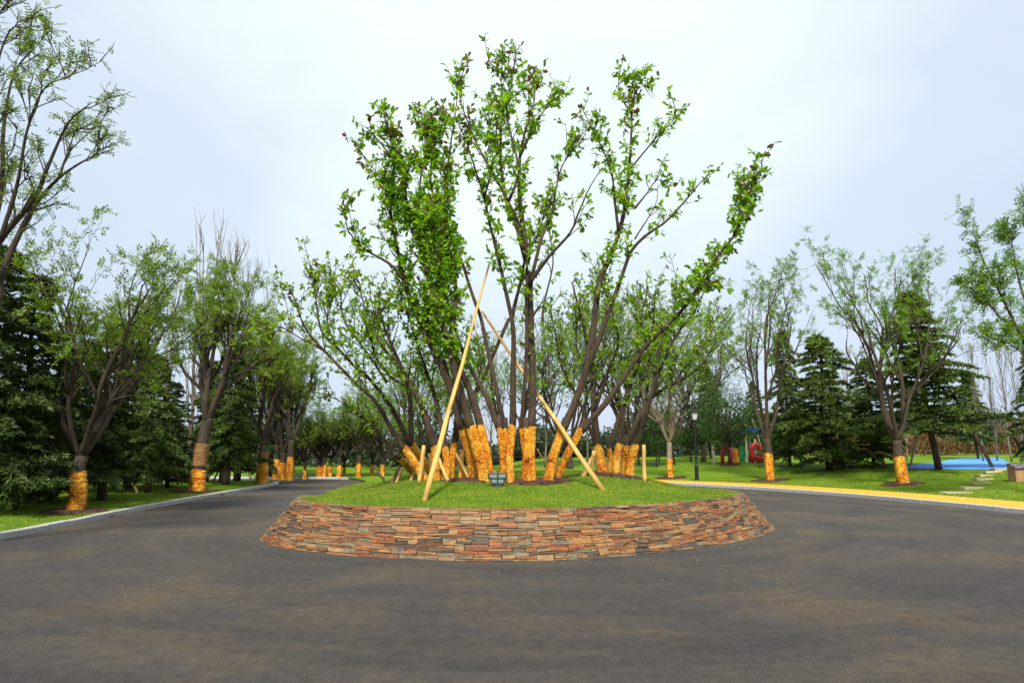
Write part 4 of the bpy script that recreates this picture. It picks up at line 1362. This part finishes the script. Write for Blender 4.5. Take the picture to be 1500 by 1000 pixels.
# leafy trees beyond the raised bed
GM = 'leafy trees beyond the raised bed'
mp = [vase_tree('vase_tree', 'x', 91, 7.0, 6.2, .8, .12, 7, 'leaf_mid', .6, .12, group=GM, spread=.8), vase_tree('vase_tree', 'x', 92, 7.0, 5.6, .9, .12, 7, 'leaf_mid', .5, .12, group=GM, spread=.75, bare=.15)]
row = [(748, 688, 470, 1, 'leafy tree beyond the floodlight'), (835, 686, 430, 0, 'leafy tree seen between the outward leaning stems and the burst wrapping'), (925, 684, 430, 1, 'leafy tree beyond the upright yellow stake, crown against the sky'), (985, 680, 440, 0, 'leafy tree over the nearly bare gold wrapped tree'), (1030, 676, 480, 1, 'leafy tree beyond the lamp post'),
       (600, 692, 500, 1, 'leafy tree beyond the sprawling stems'), (640, 690, 520, 0, 'leafy tree beyond the upright stems near the slanted pole'), (560, 690, 560, 0, 'low leafy tree right of the far kerb wraps'), (430, 692, 560, 1, 'leafy tree over the opening of the side road'), (390, 694, 540, 0, 'leafy tree filling behind the road corner trunks'),
       (1240, 672, 560, 0, 'leafy tree far behind the broad cedar')]
used = set()
for i, (px, by, ty, k, lab) in enumerate(row):
    B, H = size(px, ty, by)
    s = H / 7.0
    if k not in used:
        used.add(k)
        mp[k].location = tuple(B); mp[k].scale = (s, s, s); mp[k]['label'] = lab
    else:
        copy_thing(mp[k], B, i * 2.3, (s, s, s), lab)

def woodland():
    mb = MB()
    rng = np.random.default_rng(99)
    for (x0, x1, y0, y1, h0, h1, n) in ((-75, -8, 62, 80, 2.5, 5.0, 60000), (-12, 14, 66, 80, 1.6, 3.0, 40000), (12, 75, 66, 84, 2.5, 5.0, 90000), (-45, -18.5, 24, 40, 2.2, 4.2, 60000)):
        k = n // 60
        cx, cy = rng.uniform(x0, x1, k), rng.uniform(y0, y1, k)
        h = rng.uniform(h0, h1, k) * (.8 + .25 * np.sin(cx * .6))
        c = np.column_stack((cx, cy, zg(cx, cy) + h * rng.uniform(0.03, 1, k) ** .8))
        P = np.repeat(c, 60, 0) + rng.normal(0, .42, (k * 60, 3))
        m = len(P)
        sz = rng.uniform(.22, .5, m)
        leaves(mb, P, rng.normal(0, 1, (m, 3)), rng.normal(0, 1, (m, 3)), sz, sz * .5, 0, True)
    structure(mb.build('undergrowth', M['wood_leaf']), 'stuff')
woodland()

def hedge(label, x0, x1, y, h, dpt, n, seed):
    rng = np.random.default_rng(seed)
    mb = MB()
    x = rng.uniform(x0, x1, n); yy = y + rng.normal(0, dpt * .4, n)
    z = zg(x, yy) + h * rng.uniform(0, 1, n) ** .8 * (.75 + .2 * np.sin(x * 1.7) + .12 * np.sin(x * 4.1))
    P = np.column_stack((x, yy, z))
    D = rng.normal(0, .5, (n, 3)) + np.array((0, 0, 1.0))
    sz = rng.uniform(.12, .3, n)
    leaves(mb, P, D, rng.normal(0, 1, (n, 3)), sz, sz * .35, 0, True)
    o = mb.build('hedge', M['hedge'])
    return tag(o, label, 'hedge')
hedge('rusty brown hedge across the back of the right lawn, behind the blue play surface', 25, 50, 58, 2.4, 1.2, 26000, 3)

# ------------------------------------------------------------------ fence, building at the left
def fence():
    A = np.array((-14.6, 18.2)); C = np.array((-19.5, 30.0))
    L = np.linalg.norm(C - A); n = int(L / .14)
    r = thing('metal_fence', 'dark upright bar fence in the shade behind the left cedars', 'fence', (A[0], A[1], gz(*A)))
    m1, m2 = MB(), MB()
    o = np.array((A[0], A[1], gz(*A)))
    for i in range(n + 1):
        p = A + (C - A) * i / n
        z = gz(*p)
        m1.box((p[0], p[1], z + .85), (.02, .02, 1.7))
    m1.build('bar', M['iron'], r, o)
    a = math.atan2(C[1] - A[1], C[0] - A[0]); mid = (A + C) / 2
    for zz in (.2, 1.55):
        m2 = MB(); m2.box((mid[0], mid[1], gz(*mid) + zz), (L, .035, .04), a)
        m2.build('rail', M['iron'], r, o)
    for i in range(0, 6):
        p = A + (C - A) * i / 5
        m3 = MB(); m3.box((p[0], p[1], gz(*p) + .92), (.07, .07, 1.9))
        m3.build('post', M['iron'], r, o)
fence()
def building():
    r = thing('building', 'pale low building glimpsed through the dark cedars beyond the bar fence', 'building', (-34, 40, gz(-34, 40)))
    mb = MB(); mb.box((0, 0, 1.7), (13, 6, 3.4), .5); mb.build('wall', M['render'], r)
    mb = MB(); mb.box((0, 0, 3.5), (13.6, 6.6, .22), .5); mb.build('roof', M['kerb'], r)
    c, s = math.cos(.5), math.sin(.5)
    for i in range(5):
        x = -5 + i * 2.5
        mb = MB(); mb.box((x * c + 3.0 * s, x * s - 3.0 * c, 1.9), (1.3, .10, 1.3), .5); mb.build('window', M['window'], r)
building()

# props under the left cedars
gpl = [((82, 735), (52, 680), .3, 'pole_brown', 'brown pole slanting out of the dark cedar beside the gold foil wrap'), ((201, 722), (192, 690), .5, 'pole_pale', 'short pale pole end showing under the cedar boughs'),
       ((242, 714), (180, 645), .8, 'pole_pale', 'long thin pale pole slanting across the dark cedars'), ((262, 710), (240, 655), .6, 'pole_brown', 'grey brown pole left of the leaning straw wrapped trunk'),
       ((283, 706), (270, 668), .4, 'pole_brown', 'brown pole touching the straw wrapped trunk from behind'), ((312, 704), (335, 660), .5, 'pole_brown', 'brown pole leaning right, first of the crossed props'),
       ((322, 704), (341, 662), .9, 'pole_brown', 'brown pole leaning right, second of the crossed props'), ((350, 703), (341, 660), .4, 'pole_brown', 'brown pole leaning left under the crossed props'),
       ((368, 702), (355, 660), .5, 'pole_brown', 'brown pole nearest the straw collared tree'), ((302, 705), (322, 668), .4, 'pole_pale', 'pale thin pole low among the crossed props')]
for p0, p1, dy, mt, lab in gpl:
    gpole(p0, p1, dy, .05, lab, mt)
gpole((1455, 685), (1395, 575), .5, .085, 'stout dark pole slanting over the blue play surface', 'pole_brown')
gpole((1332, 684), (1345, 632), .2, .06, 'brown pole just right of the fan shaped tree trunk', 'pole_pale')
gpole((1303, 685), (1270, 660), .3, .06, 'dark pole slanting low under the broad cedar', 'pole_brown')
gpole((1122, 676), (1101, 610), .3, .04, 'thin pale pole leaning over the play tower', 'pole_pale')
gpole((1508, 682), (1478, 625), .3, .07, 'dark pole slanting at the right edge before the hedge', 'pole_brown')

# ------------------------------------------------------------------ lamp post
def lamp_post():
    B = hit(1021, 703.5)
    H = at(1021, 595, B[1])[2] - B[2]
    r = thing('street_lamp', 'black park lamp post with a four sided lantern behind the yellow path', 'street lamp', B)
    k = H / 4.2
    mb = MB(); mb.lathe([(.15, 0), (.15, .06), (.115, .10), (.105, .75), (.12, .80), (.085, .86), (.06, .92), (.055, 3.2), (.075, 3.24), (.05, 3.30), (.05, 3.38)], (0, 0, 0), 14)
    mb.build('pole', M['iron'], r, smooth_shade=False).scale = (k, k, k)
    mb = MB()
    mb.box((0, 0, 3.41), (.22, .22, .05))
    for sx in (-1, 1):
        for sy in (-1, 1):
            p0, p1 = np.array((sx * .10, sy * .10, 3.42)), np.array((sx * .19, sy * .19, 3.86))
            mb.tube(np.array((p0, p1)), .014, 4)
    mb.box((0, 0, 3.87), (.44, .44, .03))
    mb.build('lantern_frame', M['iron'], r).scale = (k, k, k)
    mb = MB(); mb.box((0, 0, 3.645), (.19, .19, .42), 0, 0, 0, 0, 1.0)
    v = mb.v[0]; v[4:, :2] *= 1.75
    mb.build('glass', M['lampglass'], r).scale = (k, k, k)
    mb = MB(); mb.box((0, 0, 3.97), (.56, .56, .17), 0, 0, 0, 0, .32); mb.lathe([(.05, 4.055), (.06, 4.10), (.02, 4.14), (.03, 4.17), (.005, 4.22)], (0, 0, 0), 8)
    mb.build('lantern_roof', M['iron'], r).scale = (k, k, k)
lamp_post()

# ------------------------------------------------------------------ playground
def play_tower():
    B = hit(1082, 677)
    s = B[1] * CP / 1000.0      # metres per picture unit there
    r = thing('play_tower', 'colourful play tower with blue roof, red arches and green panels', 'playground', B)
    X = lambda px: (px - 1082) * s
    for px, dy, h in ((1046, 0, 22), (1093, -.2, 42), (1082, 1.2, 40), (1106, .9, 42), (1106, -.2, 34), (1052, 1.2, 24)):
        mb = MB(); mb.tube(np.array(((X(px), dy, -.1), (X(px), dy, h * s))), .075, 10)
        mb.build('post', M['play_cream'], r)
    # curved blue roof
    mb = MB(); n = 9
    v = []
    for i in range(n):
        t = i / (n - 1)
        x = X(1080) + (X(1113) - X(1080)) * t
        z = (40 + 6 * math.sin(t * math.pi)) * s
        for y in (-.6, 1.5):
            v += [(x, y, z), (x, y, z + .22)]
    q = []
    for i in range(n - 1):
        a, b = i * 4, i * 4 + 4
        q += [(a, b, b + 2, a + 2)[::-1], (a + 1, b + 1, b + 3, a + 3), (a, b, b + 1, a + 1), (a + 2, b + 2, b + 3, a + 3)[::-1]]
    mb.add(v, q); mb.build('roof', M['play_blue'], r)
    for px, pz in ((1092, 55), (1077, 48)):      # yellow leaf shaped toppers
        mb = MB()
        mb.tube(np.array(((X(px), .4, 38 * s), (X(px), .4, pz * s))), .05, 8)
        for k in range(6):
            a = k * math.pi / 3
            tip = np.array((X(px) + math.cos(a) * .55, .4 + math.sin(a) * .55, (pz - 3) * s))
            c = np.array((X(px), .4, pz * s))
            w = np.array((-math.sin(a), math.cos(a), 0)) * .14
            mid = (c + tip) / 2 + np.array((0, 0, .12))
            mb.add([c, mid + w, tip, mid - w, c - np.array((0, 0, .05)), mid + w - np.array((0, 0, .05)), tip - np.array((0, 0, .05)), mid - w - np.array((0, 0, .05))],
                   [(0, 1, 2, 3), (7, 6, 5, 4), (0, 4, 5, 1), (1, 5, 6, 2), (2, 6, 7, 3), (3, 7, 4, 0)])
        mb.build('roof_topper', M['play_yellow'], r)
    def arch(name, x0, x1, h, y, m, th=.30):
        mb = MB(); xc, R = (x0 + x1) / 2, (x1 - x0) / 2
        pts = [(x0, y, -.05), (x0, y, h - R)] + [(xc - R * math.cos(a), y, h - R + R * math.sin(a)) for a in np.linspace(.2, math.pi - .2, 9)] + [(x1, y, h - R), (x1, y, -.05)]
        mb.tube(np.array(pts), th, 10)
        mb.build(name, M[m], r, smooth_shade=True)
    arch('arch_panel', X(1098), X(1111), 26 * s, -.5, 'play_red', .13)
    arch('arch_panel', X(1056), X(1068), 21 * s, -.4, 'play_red', .13)
    def panel(name, x0, x1, z0, z1, y, m):
        mb = MB(); mb.box(((x0 + x1) / 2, y, (z0 + z1) / 2), (x1 - x0, .10, z1 - z0)); mb.build(name, M[m], r)
    panel('side_panel', X(1075), X(1081), 0, 20 * s, -.1, 'play_orange')
    panel('side_panel', X(1083), X(1091), 0, 24 * s, -.05, 'play_green')
    panel('side_panel', X(1099), X(1106), 0, 18 * s, .4, 'play_green')
    panel('floor_deck', X(1050), X(1108), 12 * s, 13.5 * s, .9, 'play_blue')
    mb = MB()      # red slide run-out along the ground
    pts = np.array([(X(1096), -.9, .35), (X(1104), -1.0, .16), (X(1113), -1.1, .10), (X(1120), -1.1, .12)])
    for dy, zz in ((-.3, .12), (0, 0), (.3, .12)):
        mb.tube(pts + np.array((0, dy, zz)), .17 if dy == 0 else .07, 8)
    mb.build('slide', M['play_red'], r, smooth_shade=True)
    mb = MB()
    pts = np.array([(X(1118), .2, .15), (X(1135), 0, .22), (X(1150), .2, .5), (X(1164), .6, 1.0)])
    for dy, zz in ((-.28, .12), (0, 0), (.28, .12)):
        mb.tube(pts + np.array((0, dy, zz)), .15 if dy == 0 else .06, 8)
    mb.build('slide', M['play_cream'], r, smooth_shade=True)
play_tower()

def bin_():
    B = hit(1238, 683)
    s = B[1] * CP / 1000.0
    r = thing('litter_bin', 'blue and brown twin litter bin half hidden under the broad cedar', 'litter bin', B)
    for x, m in ((3, 'play_blue'), (-11, 'binbrown')):
        mb = MB(); mb.box((x * s, 0, 8 * s), (10 * s, .4, 16 * s), 0, 0, 0, 0, .94); mb.build('bin_body', M[m], r)
        mb = MB(); mb.box((x * s, 0, 17 * s), (10.6 * s, .44, 1.6 * s), 0, 0, 0, 0, .8); mb.build('lid', M['iron'], r)
bin_()

# blue rubber play surface
def play_surface():
    out = [(1292, 684.5), (1335, 681.5), (1372, 678), (1392, 673.5), (1420, 671.5), (1462, 671.3), (1474, 676), (1488, 682), (1480, 687), (1420, 688), (1350, 687)]
    w = np.array([hit(*p) for p in out])
    d = w[:, :2]
    c = catmull(np.vstack((d, d[:1])), .6)[:-1]
    g = []
    x, y = np.meshgrid(np.arange(c[:, 0].min(), c[:, 0].max(), .8), np.arange(c[:, 1].min(), c[:, 1].max(), .8))
    x, y = x.ravel(), y.ravel(); k = in_poly(x, y, c); x, y = x[k], y[k]
    pts = [Vector(p) for p in c] + [Vector(p) for p in zip(x, y)]
    n = len(c)
    v, e, f, *_ = delaunay_2d_cdt(pts, [(i, (i + 1) % n) for i in range(n)], [list(range(n))], 1, 1e-5)
    X = np.array([(a.x, a.y) for a in v])
    mb = MB(); mb.add(np.column_stack((X, zg(X[:, 0], X[:, 1]) + .03)), np.array([list(t) for t in f if len(t) == 3]))
    structure(mb.build('play_surface', M['bluemat'], smooth_shade=True))
play_surface()

# stepping slabs up the right bank
st = [(1375, 1427, 722.5, 'lowest stepping slab, nearest the yellow path'), (1396, 1452, 716, 'second stepping slab up from the yellow path'), (1408, 1465, 708.5, 'third stepping slab up from the yellow path'),
      (1413, 1467, 702.5, 'fourth stepping slab up from the yellow path'), (1418, 1468, 697, 'fifth stepping slab up from the yellow path'), (1427, 1480, 692, 'sixth stepping slab, just below the top one'), (1440, 1492, 688.5, 'topmost stepping slab beside the blue play surface')]
for x0, x1, y, lab in st:
    a, b = hit(x0, y), hit(x1, y)
    c = (a + b) / 2
    b = np.array((b[0], a[1] * .5 + c[1] * .5, b[2]))
    L = abs(b[0] - a[0])
    mb = MB(); mb.box((0, 0, .02), (L, .36, .09), 0, .012)
    o = mb.build('stepping_stone', M['slab'], smooth_shade=False)
    o.location = (c[0], c[1], gz(c[0], c[1]))
    tag(o, lab, 'stepping stone', 'stepping slabs in the right bank')

# stone plinth with tilted plaque
def plinth():
    B = hit(1497, 704)
    s = B[1] * CP / 1000.0
    r = thing('sign_plinth', 'tan stone plinth with a tilted dark purple plaque by the stepping slabs', 'sign', B)
    w, dpt, h0, h1 = 28 * s, .45, 16 * s, 24 * s
    mb = MB()
    v = [(-w / 2, -dpt / 2, -.05), (w / 2, -dpt / 2, -.05), (w / 2, dpt / 2, -.05), (-w / 2, dpt / 2, -.05), (-w / 2, -dpt / 2, h0), (w / 2, -dpt / 2, h0), (w / 2, dpt / 2, h1), (-w / 2, dpt / 2, h1)]
    mb.add(v, [(0, 3, 2, 1), (4, 5, 6, 7), (0, 1, 5, 4), (1, 2, 6, 5), (2, 3, 7, 6), (3, 0, 4, 7)])
    mb.build('plinth_block', M['sandstone'], r)
    tl = math.atan2(h1 - h0, dpt)
    mb = MB(); mb.box((0, -.02, (h0 + h1) / 2 + .015), (w * 1.02, dpt * 1.12, .035), 0, 0, 0, tl)
    p = mb.build('plaque', M['plaque'], r)
    mb = MB()
    for i in range(4):
        f = -.30 + i * .2
        for k in range(7):
            if (i * 7 + k) % 5 == 4:
                continue
            mb.box((-w * .36 + k * w * .12, -.02 - f * dpt * 1.0 * math.cos(tl), (h0 + h1) / 2 + .037 - f * dpt * math.sin(tl)), (w * .085, .03, .006), 0, 0, 0, tl)
    mb.build('lettering', M['plaque_text'], p)
plinth()

# ------------------------------------------------------------------ sky and sun
SUN_EL, SUN_AZ = 48.0, 182.0     # azimuth clockwise from +Y (view direction)
w = bpy.data.worlds.new('World'); scene.world = w; w.use_nodes = True
nt = w.node_tree; nt.nodes.clear()
out = nt.nodes.new('ShaderNodeOutputWorld'); bg = nt.nodes.new('ShaderNodeBackground')
sky = nt.nodes.new('ShaderNodeTexSky'); sky.sky_type = 'NISHITA'; sky.sun_disc = False
sky.sun_elevation = math.radians(SUN_EL); sky.sun_rotation = math.radians(SUN_AZ)
sky.dust_density = 3.0; sky.air_density = 1.0
tc = nt.nodes.new('ShaderNodeTexCoord')
# thin bright overcast, brightest high in the middle of the view where the cloud is thinnest
dot = nd(nt, 'ShaderNodeVectorMath', operation='DOT_PRODUCT'); dot.inputs[1].default_value = tuple(unit((0.02, math.cos(math.radians(40)), math.sin(math.radians(40)))))
nt.links.new(tc.outputs['Generated'], dot.inputs[0])
mp_ = nt.nodes.new('ShaderNodeMapping'); mp_.inputs['Scale'].default_value = (1, 1, 2.2); nt.links.new(tc.outputs['Generated'], mp_.inputs[0])
cn = noise(nt, mp_.outputs[0], 2.2, 5, .5, .4)
ad = nd(nt, 'ShaderNodeMath', operation='MULTIPLY_ADD'); ad.inputs[1].default_value = .26; nt.links.new(cn, ad.inputs[0]); nt.links.new(dot.outputs['Value'], ad.inputs[2])
rp = ramp(nt, [(0.66, (4.7, 5.5, 6.85)), (0.86, (5.5, 6.3, 7.25)), (0.95, (6.7, 7.5, 7.8)), (1.0, (7.4, 8.1, 8.1))])
sub = nd(nt, 'ShaderNodeMath', operation='SUBTRACT'); nt.links.new(ad.outputs[0], sub.inputs[0]); sub.inputs[1].default_value = .118
nt.links.new(sub.outputs[0], rp.inputs[0])
c = mixc(nt, sky.outputs[0], rp.outputs[0], .9)
nt.links.new(c, bg.inputs[0]); bg.inputs[1].default_value = .1
nt.links.new(bg.outputs[0], out.inputs[0])
sd = bpy.data.lights.new('sun', 'SUN'); sd.energy = 4.3; sd.angle = math.radians(10); sd.color = (1.0, .955, .88)
so = bpy.data.objects.new('sun', sd); COL.objects.link(so)
el, az = math.radians(SUN_EL), math.radians(SUN_AZ)
dirv = Vector((math.sin(az) * math.cos(el), math.cos(az) * math.cos(el), math.sin(el)))
so.rotation_euler = dirv.to_track_quat('Z', 'Y').to_euler()
so.location = dirv * 60

# ------------------------------------------------------------------ camera
cam = bpy.data.cameras.new('camera'); cam.lens = 24.0; cam.sensor_width = 36.0; cam.clip_end = 3000
co = bpy.data.objects.new('camera', cam); COL.objects.link(co)
co.location = (0, 0, EYE); co.rotation_euler = (math.radians(90) + PITCH, 0, 0)
scene.camera = co
vs = scene.view_settings
vs.view_transform = 'Standard'; vs.look = 'None'; vs.gamma = 1.0; vs.exposure = 0.5; vs.use_curve_mapping = False
scene.cycles.max_bounces = 8
scene.cycles.transparent_max_bounces = 8
